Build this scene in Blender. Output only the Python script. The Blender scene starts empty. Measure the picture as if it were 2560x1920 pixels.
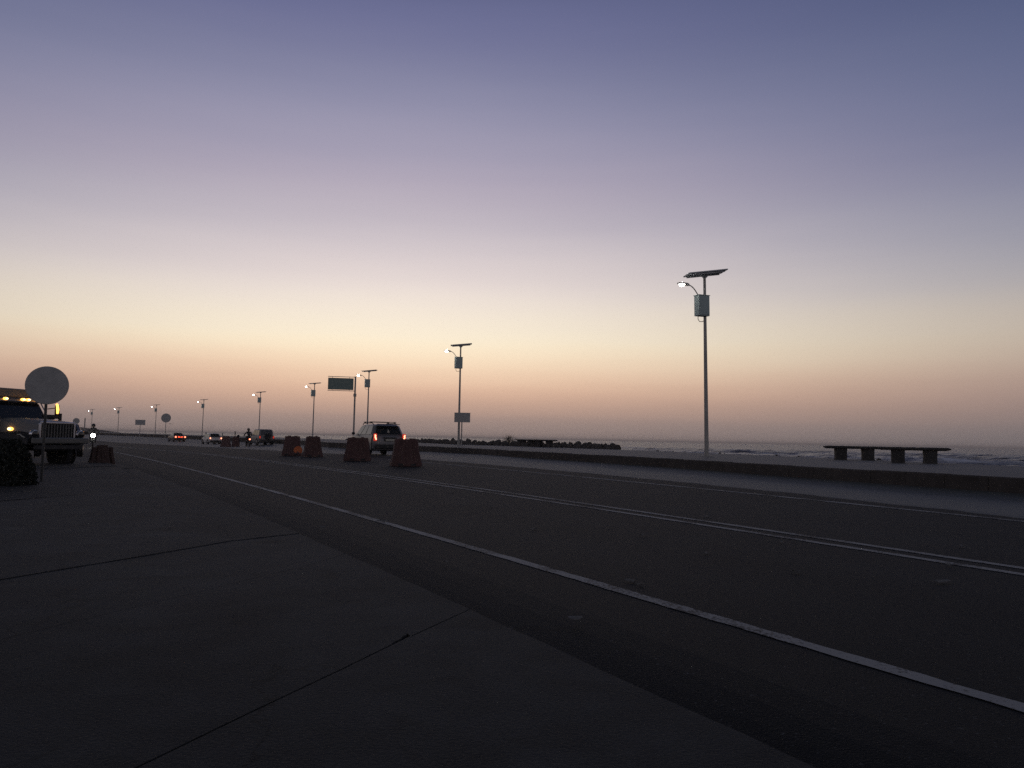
import bpy, bmesh, math, random
import numpy as np
from mathutils import Vector, Matrix
R = math.radians
random.seed(7); rng = np.random.default_rng(11)
scene = bpy.context.scene
COL = scene.collection

# ---------------------------------------------------------------- camera
EYE = 1.10
PITCH, ROLL = R(4.013), R(1.1265)
fwd = Vector((0, math.cos(PITCH), math.sin(PITCH)))
r0 = Vector((1, 0, 0)); u0 = r0.cross(fwd)
right = r0 * math.cos(ROLL) + u0 * math.sin(ROLL)
up = -r0 * math.sin(ROLL) + u0 * math.cos(ROLL)
cam_data = bpy.data.cameras.new('camera')
cam_data.sensor_width = 36.0; cam_data.lens = 36.0 * 1950 / 2560
cam_data.clip_start = 0.05; cam_data.clip_end = 60000
cam = bpy.data.objects.new('camera', cam_data); COL.objects.link(cam)
m = Matrix((right, up, -fwd)).transposed().to_4x4(); m.translation = (0, 0, EYE)
cam.matrix_world = m
scene.camera = cam

# ---------------------------------------------------------------- sky: the sun has just gone down over the sea
SUN_AZ = R(-9.0)          # compass offset of the afterglow from +Y (negative = left)
def lin(c):
    out = []
    for v in c:
        v /= 255.0
        out.append(v / 12.92 if v <= .04045 else ((v + .055) / 1.055) ** 2.4)
    return (*out, 1)
world = bpy.data.worlds.new('World'); scene.world = world; world.use_nodes = True
nt = world.node_tree; nt.nodes.clear()
def N(t, **k):
    n = nt.nodes.new(t)
    for a, b in k.items(): setattr(n, a, b)
    return n
tc = N('ShaderNodeTexCoord'); sep = N('ShaderNodeSeparateXYZ'); nt.links.new(tc.outputs['Generated'], sep.inputs[0])
def MN(op, a, b=None, clamp=False):
    n = N('ShaderNodeMath', operation=op, use_clamp=clamp)
    for i, v in enumerate((a, b)):
        if v is None: continue
        if isinstance(v, (int, float)): n.inputs[i].default_value = v
        else: nt.links.new(v, n.inputs[i])
    return n.outputs[0]
x_, y_, z_ = sep.outputs
zc = MN('MAXIMUM', MN('MINIMUM', z_, .9999), 0.0)
smp = N('ShaderNodeMapping'); smp.inputs['Scale'].default_value = (1.6, 1.6, 16.0); nt.links.new(tc.outputs['Generated'], smp.inputs[0])
snz = N('ShaderNodeTexNoise'); snz.inputs['Scale'].default_value = 1.3; snz.inputs['Detail'].default_value = 3.0; nt.links.new(smp.outputs[0], snz.inputs[0])
wav = MN('MULTIPLY', MN('SUBTRACT', snz.outputs[0], .5), .016)
el = MN('MAXIMUM', MN('ADD', MN('DIVIDE', MN('ARCSINE', zc), math.pi / 2), MN('MULTIPLY', wav, MN('MINIMUM', MN('MULTIPLY', zc, 14.0), 1.0))), 0.0)
hor = MN('SQRT', MN('ADD', MN('ADD', MN('MULTIPLY', x_, x_), MN('MULTIPLY', y_, y_)), 1e-6))
ca = MN('DIVIDE', MN('ADD', MN('MULTIPLY', x_, math.sin(SUN_AZ)), MN('MULTIPLY', y_, math.cos(SUN_AZ))), hor)
fac = MN('POWER', MN('MULTIPLY', MN('ADD', ca, 1.0), .5, True), 8.5)
def ramp(stops):
    n = N('ShaderNodeValToRGB'); cr = n.color_ramp; cr.interpolation = 'B_SPLINE'
    while len(cr.elements) > 1: cr.elements.remove(cr.elements[-1])
    for i, (e, c) in enumerate(stops):
        q = cr.elements[0] if i == 0 else cr.elements.new(e / 90.0)
        q.position = e / 90.0; q.color = lin(c)
    nt.links.new(el, n.inputs[0]); return n.outputs[0]
glow = ramp([(0, (148, 131, 126)), (1.0, (158, 138, 131)), (1.8, (178, 150, 138)), (3.4, (224, 182, 156)), (4.95, (247, 215, 184)), (6.2, (255, 234, 203)),
             (7.4, (255, 241, 214)), (9.8, (240, 227, 217)), (11.7, (227, 214, 211)), (13.6, (212, 201, 204)), (15.5, (194, 185, 194)), (17.9, (180, 170, 185)),
             (20.1, (165, 159, 179)), (22.8, (148, 146, 171)), (25.3, (130, 131, 160)), (27.8, (114, 116, 151)), (30.2, (102, 106, 144)), (38, (72, 77, 104)), (50, (42, 49, 58)), (90, (23, 28, 33))])
away = ramp([(0, (104, 101, 106)), (1.2, (108, 105, 109)), (3.4, (132, 117, 119)), (7, (164, 150, 142)), (9.5, (146, 142, 145)), (11.7, (124, 131, 147)), (15.5, (103, 112, 141)),
             (20.1, (74, 90, 131)), (28, (63, 78, 114)), (38, (54, 63, 86)), (50, (42, 49, 58)), (90, (23, 28, 33))])
behind = ramp([(0, (112, 109, 114)), (3.4, (140, 133, 138)), (8, (166, 156, 160)), (14, (160, 154, 162)), (22, (126, 128, 144)), (32, (88, 94, 114)), (50, (42, 49, 58)), (90, (23, 28, 33))])
fb = N('ShaderNodeMapRange', interpolation_type='SMOOTHSTEP'); nt.links.new(ca, fb.inputs[0])
for q, v_ in zip((1, 2, 3, 4), (.55, -.55, 0.0, 1.0)): fb.inputs[q].default_value = v_
mixb = N('ShaderNodeMix', data_type='RGBA'); nt.links.new(fb.outputs[0], mixb.inputs[0]); nt.links.new(away, mixb.inputs[6]); nt.links.new(behind, mixb.inputs[7])
mix = N('ShaderNodeMix', data_type='RGBA'); nt.links.new(fac, mix.inputs[0]); nt.links.new(mixb.outputs[2], mix.inputs[6]); nt.links.new(glow, mix.inputs[7])
sky = N('ShaderNodeTexSky', sky_type='NISHITA'); sky.sun_disc = False
sky.sun_elevation = R(-3.0); sky.sun_rotation = SUN_AZ
b1 = N('ShaderNodeBackground'); nt.links.new(mix.outputs[2], b1.inputs[0]); b1.inputs[1].default_value = 1.0
b2 = N('ShaderNodeBackground'); nt.links.new(sky.outputs[0], b2.inputs[0]); b2.inputs[1].default_value = 0.02
ad = N('ShaderNodeAddShader'); nt.links.new(b1.outputs[0], ad.inputs[0]); nt.links.new(b2.outputs[0], ad.inputs[1])
wo = N('ShaderNodeOutputWorld'); nt.links.new(ad.outputs[0], wo.inputs[0])

vs = scene.view_settings
vs.view_transform = 'Standard'; vs.look = 'None'; vs.exposure = 0.0; vs.gamma = 1.0; vs.use_curve_mapping = False
scene.render.engine = 'CYCLES'
scene.cycles.use_denoising = False
scene.cycles.max_bounces = 6; scene.cycles.caustics_reflective = False; scene.cycles.caustics_refractive = False

# ---------------------------------------------------------------- materials
MATS = {}
def mat(name, col, rough=.6, metal=0.0, spec=.5, var=0.0, scale=8.0, bump=0.0, bscale=60.0, emit=None, estr=0.0, detail=6, stretch=None):
    if name in MATS: return MATS[name]
    mt = bpy.data.materials.new(name); mt.use_nodes = True
    t = mt.node_tree; b = t.nodes['Principled BSDF']
    b.inputs['Base Color'].default_value = (*col, 1); b.inputs['Roughness'].default_value = rough
    b.inputs['Metallic'].default_value = metal; b.inputs['Specular IOR Level'].default_value = spec
    if emit:
        b.inputs['Emission Color'].default_value = (*emit, 1); b.inputs['Emission Strength'].default_value = estr
    if var or bump:
        co = t.nodes.new('ShaderNodeTexCoord'); src = co.outputs['Object']
        if stretch:
            mp = t.nodes.new('ShaderNodeMapping'); mp.inputs['Scale'].default_value = stretch
            t.links.new(src, mp.inputs[0]); src = mp.outputs[0]
    if var:
        n1 = t.nodes.new('ShaderNodeTexNoise'); n1.inputs['Scale'].default_value = scale; n1.inputs['Detail'].default_value = detail
        n2 = t.nodes.new('ShaderNodeTexNoise'); n2.inputs['Scale'].default_value = scale * .13; n2.inputs['Detail'].default_value = 3
        t.links.new(src, n1.inputs[0]); t.links.new(src, n2.inputs[0])
        ad = t.nodes.new('ShaderNodeMath'); ad.operation = 'ADD'; t.links.new(n1.outputs[0], ad.inputs[0]); t.links.new(n2.outputs[0], ad.inputs[1])
        rp = t.nodes.new('ShaderNodeMapRange'); rp.inputs[1].default_value = .6; rp.inputs[2].default_value = 1.4
        rp.inputs[3].default_value = 1 - var; rp.inputs[4].default_value = 1 + var; t.links.new(ad.outputs[0], rp.inputs[0])
        mx = t.nodes.new('ShaderNodeVectorMath'); mx.operation = 'SCALE'; mx.inputs[0].default_value = col
        t.links.new(rp.outputs[0], mx.inputs['Scale']); t.links.new(mx.outputs[0], b.inputs['Base Color'])
    if bump:
        n3 = t.nodes.new('ShaderNodeTexNoise'); n3.inputs['Scale'].default_value = bscale; n3.inputs['Detail'].default_value = 4
        t.links.new(src, n3.inputs[0])
        bp = t.nodes.new('ShaderNodeBump'); bp.inputs['Strength'].default_value = bump; bp.inputs['Distance'].default_value = .02
        t.links.new(n3.outputs[0], bp.inputs['Height']); t.links.new(bp.outputs[0], b.inputs['Normal'])
    MATS[name] = mt; return mt

M = dict(
    land=mat('dusty_land', (.10, .085, .07), .95, spec=.2, var=.35, scale=.6, bump=.3, bscale=3),
    slab=mat('old_concrete', (.062, .063, .066), .85, spec=.25, var=.28, scale=5, bump=.25, bscale=70),
    strip=mat('pale_concrete_lane', (.088, .091, .086), .65, spec=.4, var=.22, scale=1.4, bump=.2, bscale=40),
    kerb=mat('kerb_concrete', (.07, .06, .052), .9, spec=.25, var=.35, scale=3, bump=.4, bscale=25),
    prom=mat('promenade_paving', (.105, .101, .095), .65, spec=.45, var=.25, scale=1.1, bump=.3, bscale=14),
    bank=mat('bank_stone', (.09, .08, .07), .9, spec=.3, var=.4, scale=1.5, bump=.5, bscale=6),
    rock=mat('sea_rock', (.085, .075, .066), .9, spec=.3, var=.4, scale=5, bump=.5, bscale=18),
    bench=mat('bench_stone', (.055, .051, .048), .9, spec=.3, var=.3, scale=7, bump=.5, bscale=35),
    steel=mat('galvanised_steel', (.20, .20, .195), .55, metal=.35, var=.2, scale=9),
    steel2=mat('painted_pole', (.36, .35, .32), .5, metal=.2, var=.2, scale=9),
    box=mat('grey_green_box', (.40, .485, .46), .5, var=.12, scale=4),
    panel=mat('solar_panel_back', (.62, .65, .67), .5, var=.1),
    cells=mat('solar_cells', (.01, .013, .03), .12),
    signback=mat('sign_back_metal', (.42, .42, .40), .6, metal=.1, var=.2, scale=6),
    green=mat('green_sign_back', (.22, .29, .25), .6, var=.12, scale=4),
    frame=mat('sign_frame', (.16, .14, .12), .6),
    red=mat('faded_red_plastic', (.085, .040, .035), .75, var=.45, scale=6, bump=.2, bscale=12),
    brown=mat('grimy_brown_plastic', (.06, .032, .025), .75, var=.3, scale=6),
    pinkred=mat('dusty_red_plastic', (.105, .055, .05), .8, var=.3, scale=5),
    orange=mat('painted_orange_glow', (.70, .17, .045), .5, var=.15, scale=6),  # brighter tone stands in for light on the barrier's plastic
    black=mat('black_plastic', (.015, .015, .016), .6),
    rubber=mat('tyre_rubber', (.018, .018, .019), .85),
    rim=mat('wheel_rim', (.25, .25, .26), .4, metal=.7),
    glass=mat('vehicle_glass', (.012, .014, .016), .06, spec=.6),
    chrome=mat('chrome_trim', (.6, .6, .62), .2, metal=1.0),
    silver=mat('silver_paint', (.175, .175, .18), .38, metal=.3, spec=.5),
    white=mat('white_paint', (.55, .54, .52), .35),
    offwhite=mat('weathered_white_paint', (.18, .18, .178), .45, var=.12, scale=3),
    darkred=mat('dark_car_paint', (.06, .035, .035), .35),
    grey=mat('grey_green_paint', (.12, .12, .11), .4),
    blue=mat('dark_blue_paint', (.05, .06, .08), .35),
    plate=mat('number_plate', (.45, .43, .36), .5),
    jacket=mat('dark_jacket', (.025, .025, .03), .8, var=.2),
    skin=mat('skin', (.22, .12, .08), .6),
    helmet=mat('helmet', (.02, .02, .022), .25),
    bush=mat('dark_leaf', (.014, .017, .011), .8, var=.4, scale=12),
    post=mat('dark_sign_post', (.05, .05, .048), .6),
    tail=mat('lit_tail_light', (.3, .02, .01), .3, emit=(1.0, .10, .035), estr=3.2),
    tailcore=mat('tail_light_core', (.5, .2, .1), .3, emit=(1.0, .40, .24), estr=2.6),
    taildim=mat('tail_light_lens', (.25, .02, .015), .3, emit=(1.0, .07, .03), estr=.45),
    amber=mat('lit_amber_lens', (.6, .25, .05), .3, emit=(1.0, .42, .08), estr=3.5),
    ambercore=mat('amber_lamp_core', (.8, .5, .2), .3, emit=(1.0, .66, .28), estr=5),
    amberdim=mat('glowing_amber_reflector', (.55, .22, .05), .3, emit=(1.0, .35, .05), estr=.5),
    head=mat('lit_headlight', (.9, .9, .8), .2, emit=(1.0, .96, .84), estr=22),
    lamp=mat('lit_street_lamp', (.9, .9, .9), .2, emit=(1.0, .97, .93), estr=26),
    paper=mat('litter_paper', (.15, .147, .144), .8),
    twig=mat('dry_twig', (.13, .10, .075), .9),
    dryleaf=mat('dry_leaf', (.15, .12, .085), .9, var=.3),
    bird=mat('gull_feather', (.12, .11, .11), .9),
)
def asphalt_mat():
    mt = bpy.data.materials.new('asphalt'); mt.use_nodes = True; t = mt.node_tree; b = t.nodes['Principled BSDF']
    co = t.nodes.new('ShaderNodeTexCoord')
    def noise(s, d=4):
        n = t.nodes.new('ShaderNodeTexNoise'); n.inputs['Scale'].default_value = s; n.inputs['Detail'].default_value = d
        t.links.new(co.outputs['Object'], n.inputs[0]); return n.outputs[0]
    def rng_(v, a, b2, c, d):
        r = t.nodes.new('ShaderNodeMapRange'); t.links.new(v, r.inputs[0])
        for i, q in enumerate((a, b2, c, d)): r.inputs[i + 1].default_value = q
        return r.outputs[0]
    big = rng_(noise(.35), .3, .7, .7, 1.3); fine = rng_(noise(38, 3), .35, .65, .72, 1.3)
    mu = t.nodes.new('ShaderNodeMath'); mu.operation = 'MULTIPLY'; t.links.new(big, mu.inputs[0]); t.links.new(fine, mu.inputs[1])
    specks = rng_(noise(48, 1), .69, .75, 0, .07)            # pale stones in the surface
    at = t.nodes.new('ShaderNodeAttribute'); at.attribute_name = 'lat'
    def gauss(c, w):
        a = t.nodes.new('ShaderNodeMath'); a.operation = 'SUBTRACT'; t.links.new(at.outputs['Fac'], a.inputs[0]); a.inputs[1].default_value = c
        a2 = t.nodes.new('ShaderNodeMath'); a2.operation = 'ABSOLUTE'; t.links.new(a.outputs[0], a2.inputs[0])
        r = t.nodes.new('ShaderNodeMapRange'); r.interpolation_type = 'SMOOTHSTEP'; t.links.new(a2.outputs[0], r.inputs[0])
        for i, q in enumerate((0, w, 1, 0)): r.inputs[i + 1].default_value = q
        return r.outputs[0]
    def M2(op, a, b_):
        n = t.nodes.new('ShaderNodeMath'); n.operation = op
        for i, q in enumerate((a, b_)):
            if isinstance(q, (int, float)): n.inputs[i].default_value = q
            else: t.links.new(q, n.inputs[i])
        return n.outputs[0]
    tr = M2('ADD', M2('ADD', gauss(1.1, .5), gauss(2.9, .5)), M2('ADD', gauss(5.6, .6), gauss(7.6, .6)))
    patchy = rng_(noise(.12, 2), .35, .65, .3, 1.0)
    wear = M2('ADD', M2('MULTIPLY', M2('MULTIPLY', tr, patchy), .45), 1.0)
    oil = M2('SUBTRACT', 1.0, M2('MULTIPLY', M2('MULTIPLY', gauss(2.0, .45), rng_(noise(.6, 4), .45, .6, 0, 1)), .45))
    vo = t.nodes.new('ShaderNodeTexVoronoi'); vo.feature = 'DISTANCE_TO_EDGE'; vo.inputs['Scale'].default_value = .33
    dn = t.nodes.new('ShaderNodeTexNoise'); dn.inputs['Scale'].default_value = 1.6; dn.inputs['Detail'].default_value = 5; t.links.new(co.outputs['Object'], dn.inputs[0])
    dv = t.nodes.new('ShaderNodeVectorMath'); dv.operation = 'SCALE'; dv.inputs['Scale'].default_value = 1.3; t.links.new(dn.outputs['Color'], dv.inputs[0])
    da = t.nodes.new('ShaderNodeVectorMath'); da.operation = 'ADD'; t.links.new(co.outputs['Object'], da.inputs[0]); t.links.new(dv.outputs[0], da.inputs[1]); t.links.new(da.outputs[0], vo.inputs['Vector'])
    crack = M2('MAXIMUM', rng_(vo.outputs['Distance'], .004, .010, .25, 1.0), rng_(noise(.22, 2), .45, .52, 0.0, 1.0))
    mu_ = M2('MULTIPLY', M2('MULTIPLY', mu.outputs[0], wear), M2('MULTIPLY', oil, crack))
    sc = t.nodes.new('ShaderNodeVectorMath'); sc.operation = 'SCALE'; sc.inputs[0].default_value = (.0088, .0096, .0102); t.links.new(mu_, sc.inputs['Scale'])
    adv = t.nodes.new('ShaderNodeVectorMath'); adv.operation = 'ADD'; t.links.new(sc.outputs[0], adv.inputs[0])
    cx = t.nodes.new('ShaderNodeCombineXYZ')
    for i in range(3): t.links.new(specks, cx.inputs[i])
    t.links.new(cx.outputs[0], adv.inputs[1]); t.links.new(adv.outputs[0], b.inputs['Base Color'])
    b.inputs['Roughness'].default_value = .8; b.inputs['Specular IOR Level'].default_value = .2
    bp = t.nodes.new('ShaderNodeBump'); bp.inputs['Strength'].default_value = .35; bp.inputs['Distance'].default_value = .01
    t.links.new(noise(90, 3), bp.inputs['Height']); t.links.new(bp.outputs[0], b.inputs['Normal'])
    return mt
def slab_mat():
    mt = bpy.data.materials.new('stained_old_concrete'); mt.use_nodes = True; t = mt.node_tree; b = t.nodes['Principled BSDF']
    co = t.nodes.new('ShaderNodeTexCoord'); oi = t.nodes.new('ShaderNodeObjectInfo')
    def noise(s_, d=4, dist=0.0):
        n = t.nodes.new('ShaderNodeTexNoise'); n.inputs['Scale'].default_value = s_; n.inputs['Detail'].default_value = d; n.inputs['Distortion'].default_value = dist
        t.links.new(co.outputs['Object'], n.inputs[0]); return n.outputs[0]
    def rg(v, a, b2, c, d):
        r = t.nodes.new('ShaderNodeMapRange'); t.links.new(v, r.inputs[0])
        for i_, q in enumerate((a, b2, c, d)): r.inputs[i_ + 1].default_value = q
        return r.outputs[0]
    def mul(a, c):
        m_ = t.nodes.new('ShaderNodeMath'); m_.operation = 'MULTIPLY'; t.links.new(a, m_.inputs[0]); t.links.new(c, m_.inputs[1]); return m_.outputs[0]
    k = mul(mul(rg(noise(.45, 5, .6), .35, .65, .62, 1.35), rg(noise(3.2, 6, .4), .3, .7, .75, 1.25)), mul(rg(noise(60, 2), .3, .7, .8, 1.2), rg(oi.outputs['Random'], 0, 1, .88, 1.14)))
    k = mul(k, rg(noise(1.1, 7, 1.5), .30, .42, .45, 1.0))          # dark oil and tyre stains
    k = mul(k, rg(noise(.8, 2, .3), .60, .64, 1.0, 1.22))            # paler worn patches
    vo = t.nodes.new('ShaderNodeTexVoronoi'); vo.feature = 'DISTANCE_TO_EDGE'; vo.inputs['Scale'].default_value = .42
    dn = t.nodes.new('ShaderNodeTexNoise'); dn.inputs['Scale'].default_value = 1.9; dn.inputs['Detail'].default_value = 6; t.links.new(co.outputs['Object'], dn.inputs[0])
    dv = t.nodes.new('ShaderNodeVectorMath'); dv.operation = 'SCALE'; dv.inputs['Scale'].default_value = 1.1; t.links.new(dn.outputs['Color'], dv.inputs[0])
    da = t.nodes.new('ShaderNodeVectorMath'); da.operation = 'ADD'; t.links.new(co.outputs['Object'], da.inputs[0]); t.links.new(dv.outputs[0], da.inputs[1]); t.links.new(da.outputs[0], vo.inputs['Vector'])
    mxn = t.nodes.new('ShaderNodeMath'); mxn.operation = 'MAXIMUM'; t.links.new(rg(vo.outputs['Distance'], .002, .006, .45, 1.0), mxn.inputs[0]); t.links.new(rg(noise(.35, 2), .46, .53, 0.0, 1.0), mxn.inputs[1])
    k = mul(k, mxn.outputs[0])
    sc = t.nodes.new('ShaderNodeVectorMath'); sc.operation = 'SCALE'; sc.inputs[0].default_value = (.028, .030, .0315); t.links.new(k, sc.inputs['Scale'])
    t.links.new(sc.outputs[0], b.inputs['Base Color']); b.inputs['Roughness'].default_value = .85; b.inputs['Specular IOR Level'].default_value = .25
    bp = t.nodes.new('ShaderNodeBump'); bp.inputs['Strength'].default_value = .3; bp.inputs['Distance'].default_value = .012
    t.links.new(noise(70, 4), bp.inputs['Height']); t.links.new(bp.outputs[0], b.inputs['Normal'])
    return mt
M['slab'] = slab_mat()
M['asphalt'] = asphalt_mat()
def paint_mat():
    mt = bpy.data.materials.new('worn_line_paint'); mt.use_nodes = True; t = mt.node_tree; b = t.nodes['Principled BSDF']
    co = t.nodes.new('ShaderNodeTexCoord')
    n = t.nodes.new('ShaderNodeTexNoise'); n.inputs['Scale'].default_value = 45; n.inputs['Detail'].default_value = 5; t.links.new(co.outputs['Object'], n.inputs[0])
    n2 = t.nodes.new('ShaderNodeTexNoise'); n2.inputs['Scale'].default_value = 1.3; n2.inputs['Detail'].default_value = 4; t.links.new(co.outputs['Object'], n2.inputs[0])
    ad = t.nodes.new('ShaderNodeMath'); ad.operation = 'ADD'; t.links.new(n.outputs[0], ad.inputs[0]); t.links.new(n2.outputs[0], ad.inputs[1])
    cr = t.nodes.new('ShaderNodeValToRGB'); t.links.new(ad.outputs[0], cr.inputs[0])
    cr.color_ramp.elements[0].position = .86; cr.color_ramp.elements[0].color = (.016, .016, .016, 1)
    cr.color_ramp.elements[1].position = 1.16; cr.color_ramp.elements[1].color = (.29, .29, .287, 1)
    t.links.new(cr.outputs[0], b.inputs['Base Color']); b.inputs['Roughness'].default_value = .75
    return mt
M['paint'] = paint_mat()
def sea_mat():
    mt = bpy.data.materials.new('sea_water'); mt.use_nodes = True; t = mt.node_tree; b = t.nodes['Principled BSDF']
    at = t.nodes.new('ShaderNodeAttribute'); at.attribute_name = 'foam'
    co = t.nodes.new('ShaderNodeTexCoord')
    n = t.nodes.new('ShaderNodeTexNoise'); n.inputs['Scale'].default_value = .35; n.inputs['Detail'].default_value = 5; t.links.new(co.outputs['Object'], n.inputs[0])
    r = t.nodes.new('ShaderNodeMapRange'); t.links.new(n.outputs[0], r.inputs[0])
    r.inputs[1].default_value = .35; r.inputs[2].default_value = .55
    mu = t.nodes.new('ShaderNodeMath'); mu.operation = 'MULTIPLY'; t.links.new(at.outputs['Fac'], mu.inputs[0]); t.links.new(r.outputs[0], mu.inputs[1])
    mx = t.nodes.new('ShaderNodeMix'); mx.data_type = 'RGBA'; mx.inputs[6].default_value = (.04, .043, .058, 1); b.inputs['Specular IOR Level'].default_value = .3; mx.inputs[7].default_value = (.75, .75, .78, 1)
    t.links.new(mu.outputs[0], mx.inputs[0]); t.links.new(mx.outputs[2], b.inputs['Base Color'])
    rr = t.nodes.new('ShaderNodeMapRange'); t.links.new(mu.outputs[0], rr.inputs[0]); rr.inputs[3].default_value = .3; rr.inputs[4].default_value = .9
    t.links.new(rr.outputs[0], b.inputs['Roughness']); b.inputs['IOR'].default_value = 1.33
    w = t.nodes.new('ShaderNodeTexNoise'); w.inputs['Scale'].default_value = .55; w.inputs['Detail'].default_value = 7
    mp = t.nodes.new('ShaderNodeMapping'); mp.inputs['Scale'].default_value = (.6, 1, 1); t.links.new(co.outputs['Object'], mp.inputs[0]); t.links.new(mp.outputs[0], w.inputs[0])
    w2 = t.nodes.new('ShaderNodeTexNoise'); w2.inputs['Scale'].default_value = .11; w2.inputs['Detail'].default_value = 4; t.links.new(mp.outputs[0], w2.inputs[0])
    hs = t.nodes.new('ShaderNodeMath'); hs.operation = 'MULTIPLY_ADD'; t.links.new(w2.outputs[0], hs.inputs[0]); hs.inputs[1].default_value = 3.0; t.links.new(w.outputs[0], hs.inputs[2])
    bp = t.nodes.new('ShaderNodeBump'); bp.inputs['Strength'].default_value = 1.0; bp.inputs['Distance'].default_value = 1.0
    t.links.new(hs.outputs[0], bp.inputs['Height']); t.links.new(bp.outputs[0], b.inputs['Normal'])
    return mt
M['sea'] = sea_mat()

# ---------------------------------------------------------------- mesh helpers
class MB:
    def __init__(s): s.v = []; s.f = []
    def add(s, vs_, fs):
        o = len(s.v); s.v += [tuple(p) for p in vs_]; s.f += [tuple(i + o for i in q) for q in fs]; return s
    def box(s, cx, cy, cz, sx, sy, sz, ch=0.0, rz=0.0):
        hx, hy, hz = sx / 2, sy / 2, sz / 2
        if ch > 0:
            bm = bmesh.new(); bmesh.ops.create_cube(bm, size=1)
            for q in bm.verts: q.co = Vector((q.co.x * sx, q.co.y * sy, q.co.z * sz))
            bmesh.ops.bevel(bm, geom=bm.edges[:], offset=ch, segments=2, affect='EDGES', profile=.5)
            bm.verts.index_update(); vs_ = [q.co.copy() for q in bm.verts]; fs = [[q.index for q in fa.verts] for fa in bm.faces]; bm.free()
        else:
            vs_ = [Vector((a * hx, b * hy, c * hz)) for a in (-1, 1) for b in (-1, 1) for c in (-1, 1)]
            fs = [(0, 1, 3, 2), (4, 6, 7, 5), (0, 4, 5, 1), (2, 3, 7, 6), (0, 2, 6, 4), (1, 5, 7, 3)]
        ca_, sa = math.cos(rz), math.sin(rz)
        return s.add([(cx + p.x * ca_ - p.y * sa, cy + p.x * sa + p.y * ca_, cz + p.z) for p in vs_], fs)
    def tube(s, pts, rad, n=10, cap=True):
        pts = [Vector(p) for p in pts]
        if isinstance(rad, (int, float)): rad = [rad] * len(pts)
        rings = []; prev = None
        for i, p in enumerate(pts):
            d = (pts[min(i + 1, len(pts) - 1)] - pts[max(i - 1, 0)]).normalized()
            if prev is None: a = d.orthogonal().normalized()
            else: a = (prev - d * prev.dot(d)).normalized()
            prev = a; b = d.cross(a)
            rings.append([p + (a * math.cos(k * 2 * math.pi / n) + b * math.sin(k * 2 * math.pi / n)) * rad[i] for k in range(n)])
        return s.loft(rings, cap)
    def loft(s, rings, cap=True):
        n = len(rings[0]); vs_ = [p for r in rings for p in r]; fs = []
        for i in range(len(rings) - 1):
            for k in range(n):
                a = i * n + k; b = i * n + (k + 1) % n; fs.append((a, b, b + n, a + n))
        if cap:
            fs.append(tuple(range(n - 1, -1, -1))); fs.append(tuple((len(rings) - 1) * n + k for k in range(n)))
        return s.add(vs_, fs)
    def lathe(s, prof, n=24, c=(0, 0, 0), axis='z'):
        rings = []
        for r, h in prof:
            ring = []
            for k in range(n):
                a = 2 * math.pi * k / n; u, w = r * math.cos(a), r * math.sin(a)
                p = {'z': (u, w, h), 'x': (h, u, w), 'y': (w, h, u)}[axis]
                ring.append((c[0] + p[0], c[1] + p[1], c[2] + p[2]))
            rings.append(ring)
        return s.loft(rings, True)
    def ball(s, c, r, nu=14, nv=9):
        if isinstance(r, (int, float)): r = (r, r, r)
        rings = []
        for j in range(nv):
            t = math.pi * (j + .5) / nv
            rings.append([(c[0] + r[0] * math.sin(t) * math.cos(2 * math.pi * k / nu), c[1] + r[1] * math.sin(t) * math.sin(2 * math.pi * k / nu), c[2] - r[2] * math.cos(t)) for k in range(nu)])
        return s.loft(rings, True)
    def quad(s, a, b, c, d, off, th=.012):
        """thin plate over the quad a b c d, pushed along its normal"""
        a, b, c, d = map(Vector, (a, b, c, d)); n = (b - a).cross(d - a).normalized()
        P = [p + n * (off - th) for p in (a, b, c, d)] + [p + n * off for p in (a, b, c, d)]
        return s.add(P, [(3, 2, 1, 0), (4, 5, 6, 7), (0, 1, 5, 4), (1, 2, 6, 5), (2, 3, 7, 6), (3, 0, 4, 7)])
    def prism(s, poly, z0, z1):
        n = len(poly)
        return s.add([(x, y, z0) for x, y in poly] + [(x, y, z1) for x, y in poly],
                     [tuple(range(n - 1, -1, -1)), tuple(range(n, 2 * n))] + [(k, (k + 1) % n, n + (k + 1) % n, n + k) for k in range(n)])
    def mesh(s, name, material, smooth=False):
        me = bpy.data.meshes.new(name); me.from_pydata(s.v, [], s.f); me.materials.append(material)
        bm = bmesh.new(); bm.from_mesh(me); bmesh.ops.recalc_face_normals(bm, faces=bm.faces); bm.to_mesh(me); bm.free()
        if smooth:
            for p in me.polygons: p.use_smooth = True
            try: me.set_sharp_from_angle(angle=R(38))
            except Exception: pass
        me.update(); return me
    def build(s, name, material, parent=None, smooth=False):
        o = bpy.data.objects.new(name, s.mesh(name, material, smooth)); COL.objects.link(o)
        if parent is not None: o.parent = parent
        return o
def tag(o, label=None, cat=None, group=None, kind=None):
    if label: o['label'] = label
    if cat: o['category'] = cat
    if group: o['group'] = group
    if kind: o['kind'] = kind
    return o
def thing(name, label, cat, loc, rz=0.0, group=None):
    o = bpy.data.objects.new(name, None); COL.objects.link(o); o.empty_display_size = .2
    o.location = loc; o.rotation_euler = (0, 0, rz)
    return tag(o, label, cat, group)
def copy_tree(o, parent=None):
    c = o.copy(); COL.objects.link(c)
    if parent is not None: c.parent = parent
    for ch in list(o.children): copy_tree(ch, c)
    return c

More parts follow.
